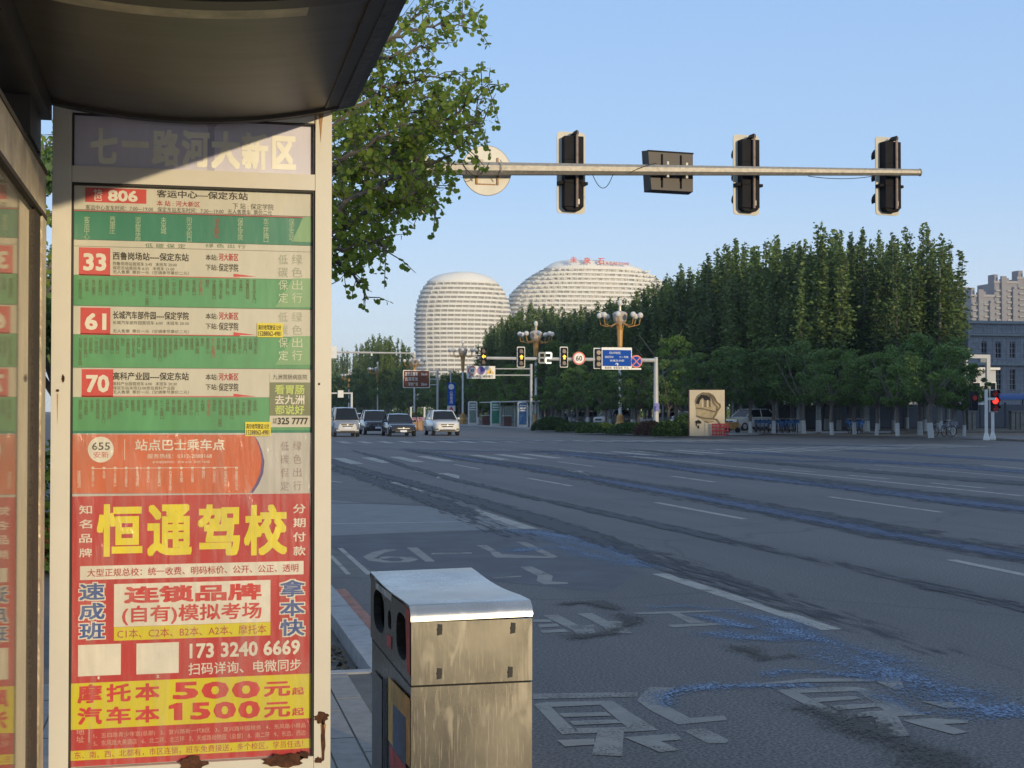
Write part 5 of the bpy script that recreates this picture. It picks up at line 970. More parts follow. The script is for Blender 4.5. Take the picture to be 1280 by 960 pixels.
# shared bicycles
def bike(label, col, group):
    o = root('bicycle', (0, 0, 0), label, 'bicycle', group); fm = mat(col[0], col[1], .5)
    for x in (-.52, .52):
        w_ = LO(MB().tube([(x + .32 * math.cos(t_), 0, .33 + .32 * math.sin(t_)) for t_ in [2 * PI * i / 16 for i in range(17)]], .022, 5, cap=False), 'wheel', tyre, o)
        LO(MB().disc((x, 0, .33), (0, 1, 0), .05, .08, 8), 'hub', galv, o)
        m = MB()
        for i in range(6): t_ = PI * i / 6; m.tube([(x - .3 * math.cos(t_), 0, .33 - .3 * math.sin(t_)), (x + .3 * math.cos(t_), 0, .33 + .3 * math.sin(t_))], .004, 3)
        LO(m, 'spokes', galv, o)
    LO(MB().tube([(-.52, 0, .33), (-.18, 0, .36), (-.28, 0, .80)], .022, 6).tube([(-.18, 0, .36), (.36, 0, .82)], .03, 6).tube([(.52, 0, .33), (.38, 0, .98)], .022, 6), 'frame', fm, o)
    LO(MB().box(-.42, -.16, -.07, .07, .86, .92), 'saddle', housing, o); LO(MB().tube([(.30, -.26, 1.02), (.38, 0, .98), (.30, .26, 1.02)], .015, 5), 'handlebar', galv, o); LO(MB().box(.46, .76, -.15, .15, .68, .9), 'basket', fm, o)
    LO(MB().tube([(-.88, 0, .45), (-.75, 0, .68), (-.52, 0, .73), (-.3, 0, .66)], .03, 5), 'mudguard', fm, o)
    return o
rb_ = random.Random(5)
bk = bike('blue shared bicycle parked in a row among the white tree trunks', ('bike_blue', (.03, .14, .36)), 'blue shared bicycles among the trunks'); spots = [(945 + 5.2 * i, 540.8 + .2 * (i % 3)) for i in range(11)] + [(1062 + 5 * i, 541.5) for i in range(4)]
for i, (px, py) in enumerate(spots):
    p = onZ(px, py, .12)
    if i == 0: bk.location = p; bk.rotation_euler.z = 1.1
    else: dup(bk, p, 1.1 + rb_.uniform(-.2, .2))
bk2 = bike('grey electric bicycle leaning under the big round tree, first of two', ('bike_grey', (.18, .2, .24)), 'grey bicycles under the round tree'); p = onZ(1178, 546, .12); bk2.location = p; bk2.rotation_euler.z = -.3
dup(bk2, onZ(1186, 545.6, .12), .5, None, 'grey electric bicycle leaning under the big round tree, right of the other')
# hoarding and walls at the right
hm = mat('blue_grey_hoarding', (.085, .095, .115), .6, var=.12, scale=1); hp = mat('hoarding_post', (.05, .055, .07), .6)
Yh = 112.; xa, xb = F(930, 530, Yh).x, 120.; o = root('hoarding_fence', (xa, Yh, .12), 'long dark blue grey panelled hoarding behind the tree trunks', 'fence'); x = xa; zt_ = F(1150, 505.5, Yh).z
while x < xb:
    MB().box(x + .08, x + 2.42, Yh, Yh + .06, .25, zt_).build('panel', hm, o); MB().box(x - .07, x + .07, Yh - .04, Yh + .1, .12, zt_ + .18).build('post', hp, o); x += 2.5
MB().box(xa, xb, Yh - .02, Yh + .12, .12, .25).build('base_rail', hp, o)
Yw = 104.; wallm = mat('stone_pier', (.20, .19, .17), .8, var=.25, scale=3)
for px0, px1, lb in ((1208, 1219, 'low stone pier pair left of the pedestrian signals'), (1262, 1285, 'low stone pier right of the pedestrian signals')):
    a0, a1 = F(px0, 515, Yw), F(px1, 538, Yw); o = root('stone_pier', ((a0.x + a1.x) / 2, Yw, .12), lb, 'pier'); hw = (a1.x - a0.x) / 2; hh = a0.z - .12; n_ = 2 if px0 < 1250 else 4
    for i in range(n_): x_ = -hw + 2 * hw * (i + .5) / n_; LO(MB().box(x_ - hw / n_ * .8, x_ + hw / n_ * .8, -.2, .2, 0, hh), 'pier', wallm, o)
    LO(MB().box(-hw, hw, -.25, .25, hh, hh + .1), 'coping', wallm, o)
# white low building with a tall gate frame, blue canopy
Yw = 122.; a0, a1 = F(1120, 492, Yw), F(1245, 507, Yw); wl = mat('white_render', (.52, .53, .54), .7, var=.05); o = root('low_white_building', (a0.x, Yw, 0), 'low white building showing between the trees and the hoarding', 'building'); MB().box(a0.x, a1.x, Yw, Yw + 14, 0, F(1180, 462, Yw).z).build('wall', wl, o); MB().box(a0.x - .3, a1.x + .3, Yw - .3, Yw + 14, F(1180, 462, Yw).z, F(1180, 459, Yw).z).build('roof', whitep, o)
for i in range(6): x_ = a0.x + 1.2 + i * 1.7; f_ = MB().box(x_, x_ + 1.0, Yw - .03, Yw + .02, 3.2, 4.5).build('window', whitep, o); MB().box(x_ + .08, x_ + .92, Yw - .05, Yw - .031, 3.3, 4.4).build('pane', cglass, f_)
Yg2 = 118.; o = root('gate_frame', (F(1235, 500, Yg2).x, Yg2, 0), 'tall white square gate frame partly hidden by the last tree', 'gate frame')
a0, a1 = F(1206, 443, Yg2), F(1238, 448, Yg2); MB().box(a0.x, a1.x, Yg2, Yg2 + .3, a1.z, a0.z).build('lintel', wl, o)
for p0, p1 in ((1206, 1210), (1233.5, 1238)): b0, b1 = F(p0, 448, Yg2), F(p1, 448, Yg2); MB().box(b0.x, b1.x, Yg2 + .002, Yg2 + .298, 0, a1.z - .002).build('upright', wl, o)
a0, a1 = F(1226, 443, Yg2), F(1234, 453, Yg2); MB().box(a0.x, a1.x - .003, Yg2 + .05, Yg2 + .2, a1.z, a0.z - .35).build('sign_panel', mat('grey_panel', (.2, .24, .26), .6), o)
Yk = 116.; a0, a1 = F(1246, 492, Yk), F(1310, 499.5, Yk); o = root('blue_canopy', (a0.x, Yk, 0), 'blue flat canopy in front of the gridded building', 'canopy'); MB().box(a0.x, a1.x, Yk - .5, Yk + 2.5, a1.z, a0.z).build('roof', mat('blue_canopy_paint', (.03, .13, .42), .5), o)
for x_ in (a0.x + .2, (a0.x + a1.x) / 2, a1.x - .2): MB().tube([(x_, Yk, .12), (x_, Yk, a1.z)], .08, 6).build('post', hp, o)
# gridded grey building
Yq = 150.; x0 = F(1212, 450, Yq).x; x1 = x0 + 46; zt_ = F(1250, 401, Yq).z; gw = mat('grey_mesh_wall', (.25, .27, .30), .8, var=.25, scale=1.2); gl2 = mat('pale_grid_bar', (.30, .32, .35), .7); gd = mat('dark_grid_bar', (.07, .08, .10), .7)
o = root('gridded_building', (x0, Yq, 0), 'grey four storey building covered in a fine grid, with dark windows', 'building')
zz = [F(1250, y, Yq).z for y in (505, 464, 435, 418, 401)]
# window columns and rows in metres
wy = [(F(1250, 488, Yq).z, F(1250, 462, Yq).z), (F(1250, 447, Yq).z, F(1250, 427, Yq).z)]
wxs = [(F(1227, 450, Yq).x + 1.85 * 1.02 * i, F(1227, 450, Yq).x + 1.85 * 1.02 * i + .72) for i in range(22)]
ys0 = [0] + [v for a in wy for v in a] + [zt_]
MB().box(x0, x1, Yq + .35, Yq + 12, 0, zt_).build('inner_wall', gd, o)
m = MB()
for i in range(0, len(ys0) - 1, 2): m.box(x0, x1, Yq, Yq + .34, ys0[i], ys0[i + 1])
m.build('wall', gw, o); m = MB()
xs_ = [x0] + [v for a in wxs for v in a] + [x1]
for za, zb_ in wy:
    for i in range(0, len(xs_) - 1, 2):
        if xs_[i + 1] > xs_[i] + .02: m.box(xs_[i], xs_[i + 1], Yq + .001, Yq + .339, za, zb_)
m.build('wall', gw, o)
for za, zb_ in wy:
    for xa_, xb_ in wxs[:14]: MB().box(xa_, xb_, Yq + .25, Yq + .3, za, zb_).build('window', cglass, o)
m = MB(); x = x0; k = 0
while x < x1: m.box(x, x + .05, Yq - .06, Yq - .001, 0, zt_ - .4); x += .62
m.build('grid_upright', gl2, o)['kind'] = 'stuff'; m = MB(); z = .5
while z < zt_: m.box(x0, x1, Yq - .09, Yq - .062, z, z + .06); z += .62
m.build('grid_rail', gl2, o)['kind'] = 'stuff'
for z in (F(1250, 403, Yq).z, F(1250, 418, Yq).z, F(1250, 455, Yq).z): MB().box(x0 - .1, x1, Yq - .35, Yq - .1, z - .18, z + .05).build('cornice', mat('cornice_grey', (.24, .27, .28), .6), o)
# high rises far behind
hr = mat('highrise_render', (.25, .235, .245), .8, var=.05); hw2 = mat('highrise_window', (.10, .12, .15), .3); hbal = mat('highrise_balcony', (.33, .31, .31), .7)
def highrise(px0, px1, top, dep, label, sx_=0, steps=()):
    Yt = dep; a0, a1 = F(px0, 500, Yt), F(px1, 500, Yt); zt2 = F((px0 + px1) / 2, top, Yt).z; w_ = a1.x - a0.x; o = root('apartment_tower', (a0.x, Yt, 0), label, 'apartment tower'); n_ = max(2, int(w_ / 6.5))
    MB().box(a0.x, a1.x, Yt, Yt + 16, 0, zt2).build('wall', hr, o); fl = int(zt2 / 3.0)
    for i in range(n_):
        x = a0.x + w_ * i / n_; bw = w_ / n_
        MB().box(x + bw * .52, x + bw * .96, Yt - 1.4, Yt - .001, 0, zt2 - (3 if i % 2 else 0) + (3.5 if not i % 3 else 0)).build('bay', hr, o)
        m = MB(); mb2 = MB()
        for f_ in range(3, fl): z = 3.0 * f_; m.box(x + bw * .10, x + bw * .42, Yt - .08, Yt - .002, z + .9, z + 2.4); m.box(x + bw * .60, x + bw * .88, Yt - 1.48, Yt - 1.402, z + .8, z + 2.5); mb2.box(x + bw * .06, x + bw * .46, Yt - 1.0, Yt - .081, z - .1, z + .75)
        m.build('window_column', hw2, o)['kind'] = 'stuff'; mb2.build('balcony_column', hbal, o)['kind'] = 'stuff'
        MB().box(x + bw * .2, x + bw * .5, Yt + 2, Yt + 8, zt2, zt2 + (2.8 if i % 2 else 4.6)).build('roof_structure', hr, o)
    MB().box(a0.x - .4, a1.x + .4, Yt - .4, Yt + .3, zt2 + .001, zt2 + 1.1).build('parapet', hbal, o)
    return o
highrise(1215, 1243, 371, 620, 'grey pink high rise flats, the lower one right of the tree clump'); highrise(1244, 1272, 354, 640, 'taller grey pink high rise flats behind the gridded building'); highrise(1273, 1310, 349, 655, 'tallest high rise flats at the right edge of the picture'); highrise(1196, 1211, 361, 720, 'narrow high rise catching warm light just right of the tall trees')
# ================================================================== CURVED WHITE TOWERS
tw = mat('white_slab_band', (.80, .775, .70), .6, var=.04, scale=.1); rc = mat('recess_wall', (.31, .285, .23), .6, var=.2, scale=.3); wn = mat('tower_window', (.13, .13, .13), .3); pier = mat('window_pier', (.66, .64, .56), .6)
def tower(name, label, Yt, prof, thick, floor_px, cap_pts, rotz=0, gapz=0):
    """prof: list of (py, px_left, px_right), top first"""
    pl = [(F(640, py, Yt).z, F(a, py, Yt).x, F(b_, py, Yt).x) for py, a, b_ in prof][::-1]
    def at(z):
        z = max(pl[0][0], min(pl[-1][0], z))
        for (z0, l0, r0), (z1, l1, r1) in zip(pl, pl[1:]):
            if z <= z1: t_ = (z - z0) / (z1 - z0); return l0 + (l1 - l0) * t_, r0 + (r1 - r0) * t_
        return pl[-1][1:]
    cx0 = (pl[0][1] + pl[0][2]) / 2; o = root(name, (cx0, Yt, 0), label, 'tower building')
    def outl(z, ins=0, n=44, e=2.6):
        l, r_ = at(z); cx = (l + r_) / 2; a = (r_ - l) / 2 - ins; b_ = thick / 2 - ins; P = []
        for i in range(n):
            t_ = 2 * PI * i / n; c_, s_ = math.cos(t_), math.sin(t_); P.append((cx + a * math.copysign(abs(c_) ** (2 / e), c_), Yt + thick / 2 + b_ * math.copysign(abs(s_) ** (2 / e), s_) + .0012 * (cx + a * c_ - cx0) ** 2 * 0))
        return P
    fh = floor_px / FPX * (F(640, 500, Yt) - C0).dot(_fh); ztop = pl[-1][0]; n_ = int(ztop / fh)
    for k in range(n_ + 1):
        z = ztop - k * fh; P = outl(z); MB().prism(P, z - fh * .50, z).build('floor_band', tw, o)
        Q = outl(z - fh * .7, 1.0); MB().prism(Q, z - fh * .999, z - fh * .501).build('storey_wall', rc, o)
        l, r_ = at(z - fh * .7); m = MB(); m2 = MB(); x = l + 6; j = 0
        while x < r_ - 6:
            rr2 = random.Random(k * 999 + j).random(); 
            if rr2 > .25: m.box(x + .4, x + 1.7, Yt + .85, Yt + .98, z - fh * .93, z - fh * .6)
            if j % 2 == 0: m2.box(x - .4, x + .25, Yt + .7, Yt + .99, z - fh * .999, z - fh * .501)
            x += 2.5; j += 1
        if m.v: m.build('window_row', wn, o)['kind'] = 'stuff'
        if m2.v: m2.build('pier_row', pier, o)['kind'] = 'stuff'
    # dome-like cap
    rows = []; c_ = [(F(640, py, Yt).z, F(a, py, Yt).x, F(b_, py, Yt).x) for py, a, b_ in cap_pts]
    nn = 40
    for z, l, r_ in c_[::-1]:
        f_ = (r_ - l) / (c_[-1][2] - c_[-1][1]); rows.append([((l + r_) / 2 + (r_ - l) / 2 * math.cos(t_), Yt + thick / 2 + thick / 2 * .98 * f_ ** .5 * math.sin(t_), z) for t_ in [2 * PI * i / nn for i in range(nn + 1)]])
    MB().sheet(rows).add(rows[-1][:-1], [tuple(range(nn))]).build('roof_cap', tw, o, True)
    return o
tower('curved_tower', 'rounded white hotel tower of stacked floor bands, the left one', 985, [(351.5, 540, 627), (356, 535, 632), (363, 530.5, 637.5), (374, 526.5, 642), (390, 523.5, 645), (410, 522.5, 646), (440, 523, 643), (514, 526, 640)], 34, 5.62, [(339.5, 570, 600), (341, 560, 608), (344, 550, 617), (348, 543, 624), (351.6, 538.5, 628.5)])
TWR = tower('curved_tower', 'longer rounded white hotel tower with red roof letters, the right one', 1010, [(331, 690, 812), (334, 683, 818), (339, 674, 828), (346, 664, 838), (354, 655, 846), (364, 645, 853), (374, 641, 858), (400, 640, 860), (514, 640, 860)], 40, 5.62, [(320.5, 712, 765), (322, 704, 785), (325, 697, 800), (328.5, 692, 809), (331.2, 688, 813)])
Yt = 1008.6
for s, x0_, x1_, y0_, y1_ in (('未', 712.5, 721, 320.5, 329), ('来', 729.5, 738, 321.5, 330), ('石', 747, 755.5, 322.5, 330.5), ('FUTURE STONE', 757, 786, 327.5, 331.5)):
    a0, a1 = F(x0_, y0_, Yt), F(x1_, y1_, Yt); txt_mesh([(s, a0.x, a1.z, a1.x, a0.z, .05)], 'roof_lettering', mat('red_letters', (.62, .06, .05), .5), TWR, lambda u, v, k=0: (u, Yt - .3 - .05 * k, v))
# ================================================================== TREES
bark = mat('grey_bark', (.14, .12, .10), .9, var=.3, scale=9, bump=.5); barkl = mat('pale_poplar_bark', (.20, .20, .18), .85, var=.25, scale=5); lime = mat('limewash', (.50, .50, .48), .8, var=.1)
lf_pop = leafmat('poplar_leaves', (.048, .086, .034), (.19, .27, .07), .25); lf_loc = leafmat('locust_leaves', (.05, .10, .035), (.17, .27, .068), .3); lf_gk = leafmat('fan_leaves', (.09, .15, .02), (.36, .46, .08), .55); lf_dk = leafmat('hedge_leaves', (.02, .05, .012), (.09, .16, .03), .25)
rn = np.random.default_rng(11)
def leafcloud(P, size, up=0.3):
    """P: n x 3 centres -> quad leaves with free tilt"""
    n = len(P); a = rn.normal(size=(n, 3)); a[:, 2] *= .7; a /= np.linalg.norm(a, axis=1)[:, None]; b = rn.normal(size=(n, 3)); b -= (b * a).sum(1)[:, None] * a; b /= np.linalg.norm(b, axis=1)[:, None]
    s = (size * rn.uniform(.6, 1.3, n))[:, None]; a = a * s; b = b * s * .7
    V = np.stack([P - a, P + b * .9, P + a, P - b * .9], 1).reshape(-1, 3); Fq = np.arange(4 * n).reshape(-1, 4); return V, Fq
def join(name, parts):
    Vs, Fs, o = [], [], 0
    for V, Fq in parts: Vs.append(V); Fs.append(Fq + o); o += len(V)
    return quadmesh(name, np.concatenate(Vs), np.concatenate(Fs))
def poplar(i):
    o = root('poplar_tree', (0, 0, 0), 'tall narrow poplar in the dark grove behind the street trees', 'tree', 'poplars in the grove'); r_ = random.Random(100 + i); H = 15.; Ps = []
    limbs = MB()
    for k in range(11):
        ang = r_.uniform(0, 2 * PI); rad = r_.uniform(.3, 1.9) if k else 0; top = H * (1 - .035 * rad - r_.choice((0, .04, .1, .16, .24, .3)) * r_.uniform(.6, 1.1)) if k else H; bx_, by_ = rad * math.cos(ang), rad * math.sin(ang); z0 = r_.uniform(2.2, 5) if k else 2.2
        limbs.tube([(0, 0, z0 - 1), (bx_ * .6, by_ * .6, z0 + 1.2), (bx_, by_, (z0 + top) / 2), (bx_ * 1.05, by_ * 1.05, top - .4)], [.07, .055, .035, .012], 4)
        z = z0
        while z < top:
            f_ = (z - z0) / (top - z0); rr_ = (.62 * (1 - f_) ** .9 + .15) * r_.uniform(.6, 1.15); cx, cy = bx_ * min(1, .5 + f_) + r_.uniform(-.12, .12), by_ * min(1, .5 + f_) + r_.uniform(-.12, .12)
            n = int(8 + 40 * rr_); q = rn.normal(size=(n, 3)) * (rr_ * .52, rr_ * .52, .18) + (cx, cy, z); Ps.append(q); z += r_.uniform(.16, .34)
    V = leafcloud(np.concatenate(Ps), .13); cr_ = link('crown', join('crown', [V]), lf_pop, o); cr_['kind'] = 'stuff'
    LO(MB().tube([(0, 0, 0), (0, 0, 4), (0, 0, H * .7), (0, 0, H - .6)], [.16, .13, .07, .02], 7), 'trunk', barkl, o); LO(MB().tube([(0, 0, 0), (0, 0, .85)], [.168, .158], 9), 'limewash_band', lime, o); LO(limbs, 'limbs', bark, o)
    return o
ENV = [(410, 442), (440, 430), (455, 425), (468, 417), (488, 416), (500, 421), (512, 440), (530, 462), (592, 465), (604, 445), (616, 410), (628, 395), (640, 388), (660, 380), (690, 384), (720, 384), (745, 377), (765, 373), (790, 374), (808, 362), (822, 340), (836, 335), (860, 330), (868, 318), (880, 325), (896, 306), (915, 294), (930, 293), (945, 304), (957, 303), (970, 291), (985, 296), (1000, 300), (1012, 296), (1028, 272), (1040, 292), (1052, 289), (1075, 286), (1090, 290), (1104, 284), (1118, 275), (1128, 292), (1140, 274), (1152, 272), (1165, 292), (1184, 300), (1197, 303), (1210, 320)]
def env(px):
    for (a, ya), (b_, yb_) in zip(ENV, ENV[1:]):
        if a <= px <= b_: return ya + (yb_ - ya) * (px - a) / (b_ - a)
    return 450
POP = [poplar(i) for i in range(6)]; used = set(); r_ = random.Random(42); cnt = 0
def place(lst, i, loc, rot, scl):
    if i not in used and loc is not None: used.add(i); o = lst[i]; o.location = loc; o.rotation_euler = (0, 0, rot); o.scale = scl; return o
    o = dup(lst[i], loc, rot, scl); o.rotation_euler = (r_.gauss(0, .025), r_.gauss(0, .025), rot); return o
X = 46.
row = 0
while X < 66:
    Y = 80. + row * 1.3
    while Y < 250:
        x, y = X + r_.uniform(-.8, .8), Y + r_.uniform(-.8, .8); px = px_of(x, y)
        if 405 < px < 1192 and y > 92 + (x - 46) * .2:
            d_ = x * math.sin(YAW) + y * math.cos(YAW); h = (514 - env(px)) / FPX * d_ + 1.5
            if h > 4:
                h = min(h, 19) * r_.choice((1, .97, .93, .88)); s = h / 15.; i = r_.randrange(6); cnt += 1
                place(POP, i, (x, y, .12), r_.uniform(0, 6.3), (r_.uniform(.95, 1.55), r_.uniform(.95, 1.55), s))
        Y += (3.1 if Y < 130 else 4.6) * (1 if X < 60 else 1.3)
    X += 4.6 if X < 55 else 6; row += 1
print('poplars', cnt)
# trees that close the view behind the poplars on the left part (nearer to the carriageway)
for px, X_ in ((416, 34), (428, 38), (445, 37), (458, 35), (466, 34), (474, 34), (482, 35), (489, 34), (497, 36), (504, 34), (617, 39), (627, 41), (638, 40), (650, 41), (664, 42), (676, 40), (690, 43), (704, 41), (718, 43), (733, 42), (748, 43), (763, 42), (778, 44), (793, 43), (806, 44), (818, 44)):
    d_ = at_x(px, X_); p = atd(px, 500, d_); h = (514 - env(px)) / FPX * d_ + 1.5; dup(POP[r_.randrange(6)], (p.x, p.y, .12), r_.uniform(0, 6.3), (1.15, 1.15, h * r_.uniform(.95, 1.02) / 15))
def roundtree(i, H=6.4, leafs=7000, m=lf_loc, band=True, cr_r=2.4, name='street_tree'):
    o = root(name, (0, 0, 0), 'round crowned street tree with a limewashed trunk foot on the far pavement', 'tree', 'round street trees'); r_ = random.Random(300 + i); Ps = []; lm = MB(); tw_ = 2.0
    for k in range(7):
        a = 2 * PI * k / 7 + r_.uniform(-.3, .3); rr_ = cr_r * r_.uniform(.5, .9); e = (rr_ * math.cos(a), rr_ * math.sin(a), H * r_.uniform(.55, .9)); lm.tube([(0, 0, tw_), (e[0] * .4, e[1] * .4, tw_ + 1.0), e], [.08, .05, .015], 5)
    for k in range(46):
        a = r_.uniform(0, 2 * PI); zf = r_.uniform(0, 1); rr_ = cr_r * math.sqrt(max(.05, 1 - (2 * zf - 1) ** 2 * .95)) * r_.uniform(.35, 1.0); c_ = np.array((rr_ * math.cos(a), rr_ * math.sin(a), 2.3 + zf * (H - 2.6))); s = r_.uniform(.3, .62)
        n = leafs // 46; q = rn.normal(size=(n, 3)); q /= np.linalg.norm(q, axis=1)[:, None]; q *= (rn.uniform(0, 1, (n, 1)) ** .5) * s; q[:, 2] *= .6; Ps.append(q + c_)
    cr_ = link('crown', join('crown', [leafcloud(np.concatenate(Ps), .085)]), m, o); cr_['kind'] = 'stuff'
    ln = r_.uniform(-.2, .2); LO(MB().tube([(0, 0, 0), (ln * .5, 0, 1.2), (0, 0, tw_ + .2), (0, 0, H * .6)], [.15, .125, .11, .03], 8), 'trunk', bark, o); LO(lm, 'limbs', bark, o)
    if band: LO(MB().tube([(0, 0, 0), (ln * .38, 0, .9)], [.158, .14], 10), 'limewash_band', lime, o)
    return o
RT = [roundtree(i) for i in range(4)]; usedr = set()
RTL = [(690, 470, 537, 0), (722, 455, 537.5, 0), (757, 462, 540, 0), (798, 452, 541, 0), (836, 448, 542, 0), (868, 440, 541, 0), (905, 430, 541, 0), (938, 436, 541.5, 0), (967, 432, 541.5, 0), (1005, 425, 542, 0), (1040, 432, 543.5, 0), (1068, 436, 543, 0), (1096, 440, 544, 0), (1122, 430, 545, 0), (1164, 412, 547.5, 1), (1150, 420, 544, 1), (1192, 432, 545, 0), (1205, 448, 545, 0)]
RTLAB = ['round street tree beside the foot of the second globe lamp post', 'round street tree between the two nearest globe lamp posts', 'round street tree just left of the nearest globe lamp post', 'round street tree just right of the nearest globe lamp post', 'round street tree directly behind the far gantry pole',
 'round street tree standing behind the left edge of the stone slab', 'round street tree behind the right edge of the stone slab', 'round street tree above the left end of the blue bicycle row', 'round street tree above the middle of the blue bicycle row', 'round street tree at the right end of the blue bicycle row', 'round street tree in the gap between the two groups of blue bicycles',
 'round street tree above the small second group of blue bicycles', 'slim round street tree just right of the second bicycle group', 'round street tree midway between the bicycles and the big corner tree', 'big', 'big', 'round street tree touching the right side of the big corner tree', 'lowest round street tree, last before the pedestrian signals']
i = 0
for px, ty, by, big in RTL:
    p = onZ(px, by, .12); d_ = (p - C0).dot(_fh); h = (by - ty) / FPX * d_; s = h / 6.4; k = i % 4; sx_ = s * (1.12 if big else 1.0)
    if i < 4: o = RT[k]; o.location = p; o.scale = (sx_, sx_, s); o.rotation_euler = (0, 0, i)
    else: o = dup(RT[k], p, i * 1.3, (sx_, sx_, s))
    o['label'] = RTLAB[i]
    if big: o['label'] = 'biggest round tree, nearest the junction corner, with a forked trunk' if px > 1160 else 'round tree crowding the left side of the biggest corner tree'
    i += 1
# bright green young trees behind the far gantry, then trees closing the left
lf_br = leafmat('young_leaves', (.05, .11, .02), (.16, .27, .05), .35); YT = roundtree(9, 7.0, 5200, lf_br, True, 2.0, 'young_tree'); YT['label'] = 'loose bright green young tree behind the signal arm'; YT['group'] = 'bright young trees behind the signal arm'
first = True
for px, ty, X_ in ((695, 425, 35), (735, 430, 36), (845, 418, 36), (712, 440, 37), (790, 440, 37), (640, 455, 34), (615, 470, 34), (598, 462, 33.8)):
    d_ = at_x(px, X_); p = atd(px, 500, d_); p.z = .12; h = 1.5 + (514 - ty) / FPX * d_; s = h / 7.0
    if first: YT.location = p; YT.scale = (s, s, s); first = False
    else: dup(YT, p, px, (s, s, s))
for px, ty, X_ in ((415, 470, 30), (428, 475, 31), (447, 470, 30), (462, 455, 31), (485, 462, 32), (500, 458, 32), (512, 468, 33), (530, 466, 34), (545, 470, 33), (560, 468, 34), (575, 462, 35), (590, 470, 34), (604, 460, 35), (625, 462, 36), (455, 480, 29.5), (520, 478, 31), (551, 480, 31)):
    d_ = at_x(px, X_ + 3); p = atd(px, 500, d_); p.z = .12; h = 1.5 + (514 - ty) / FPX * d_; s = h / 6.4; o = dup(RT[int(px) % 4], p, px, (s * 1.2, s * 1.2, s)); o['label'] = 'rounded green tree in the dense row closing the road on the left'; o['group'] = 'rounded trees closing the road'
# bare branching tree beside the far gantry pole
p = atd(828, 500, at_x(828, 35)); BT = root('bare_tree', (p.x, p.y, .12), 'nearly bare thin tree with upswept branches right of the far gantry pole', 'tree'); m = MB(); r_ = random.Random(8); m.tube([(0, 0, 0), (.1, 0, 3.5), (-.05, 0, 7.3)], [.1, .07, .02], 6)
for k in range(22):
    z = r_.uniform(2.2, 6); s = r_.choice((-1, 1)); l = r_.uniform(.8, 2.2); m.tube([(0, 0, z), (s * l * .5, r_.uniform(-.4, .4), z + l * .35), (s * l, r_.uniform(-.6, .6), z + l * 1.1)], [.03, .02, .008], 4)
LO(m, 'trunk', barkl, BT)
# hedges and bushes
def bush(name, label, loc, rx, ry, h, n, m=lf_dk, cat='bush', group=None):
    o = root(name, loc, label, cat, group); q = rn.normal(size=(n, 3)); q /= np.linalg.norm(q, axis=1)[:, None]; q *= rn.uniform(.82, 1.04, (n, 1)); q[:, 2] = np.abs(q[:, 2]); q *= (rx, ry, h)
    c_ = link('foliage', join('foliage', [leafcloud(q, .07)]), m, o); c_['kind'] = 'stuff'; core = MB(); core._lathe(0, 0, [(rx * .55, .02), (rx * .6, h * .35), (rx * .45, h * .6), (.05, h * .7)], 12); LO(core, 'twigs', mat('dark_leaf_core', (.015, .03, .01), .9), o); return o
for px, py, rx, h, lb in ((834, 545, .95, .95, 'round dark clipped bush beside the gantry pole foot'), (857, 543, 1.1, 1.35, 'rounded green bush with a sunny top left of the stone slab'), (846, 544, .8, .8, 'small dark bush between the clipped bush and the stone slab'), (690, 538, 1.7, 1.1, 'sunny yellow green hedge behind the first globe lamp post'), (725, 539, 1.9, .7, 'low hedge clump left of the white trunks'), (750, 541, 1.8, .7, 'low hedge clump behind the nearest globe lamp post'), (790, 542, 1.8, .75, 'low hedge clump right of the lamp post foot'), (812, 543, 1.1, .9, 'reddish low shrub beside the gantry pole')):
    p = onZ(px, py, .12); bush('bush', lb, tuple(p), rx, rx * .7, h, 4200, lf_dk if px != 812 else leafmat('red_shrub', (.06, .03, .02), (.16, .09, .05)))
o = bush('hedge', 'trimmed green hedge under the trees behind the dark sedan', (F(500, 520, 190).x, 190, .12), 4.5, 1, 1.6, 4000); o['category'] = 'hedge'
# far tree masses beyond everything: reads as one wood
q = np.stack([rn.uniform(30, 420, 26000), rn.uniform(330, 345, 26000), np.abs(rn.normal(0, 3.2, 26000))], 1); q[:, 2] *= .75 + .5 * np.sin(q[:, 0] * .13) * np.sin(q[:, 0] * .031 + 1)
fw = link('distant_wood', join('distant_wood', [leafcloud(q, .55)]), lf_pop, None); tag(fw, 'far dark line of trees seen between the trunks', 'wood', kind='stuff')
q = np.stack([rn.uniform(-12, 42, 22000), rn.uniform(295, 306, 22000), rn.uniform(0, 9.5, 22000)], 1)
fw = link('distant_wood', join('distant_wood', [leafcloud(q, .42)]), lf_loc, None); tag(fw, 'far green wood where the road bends away behind the waiting cars', 'wood', kind='stuff')
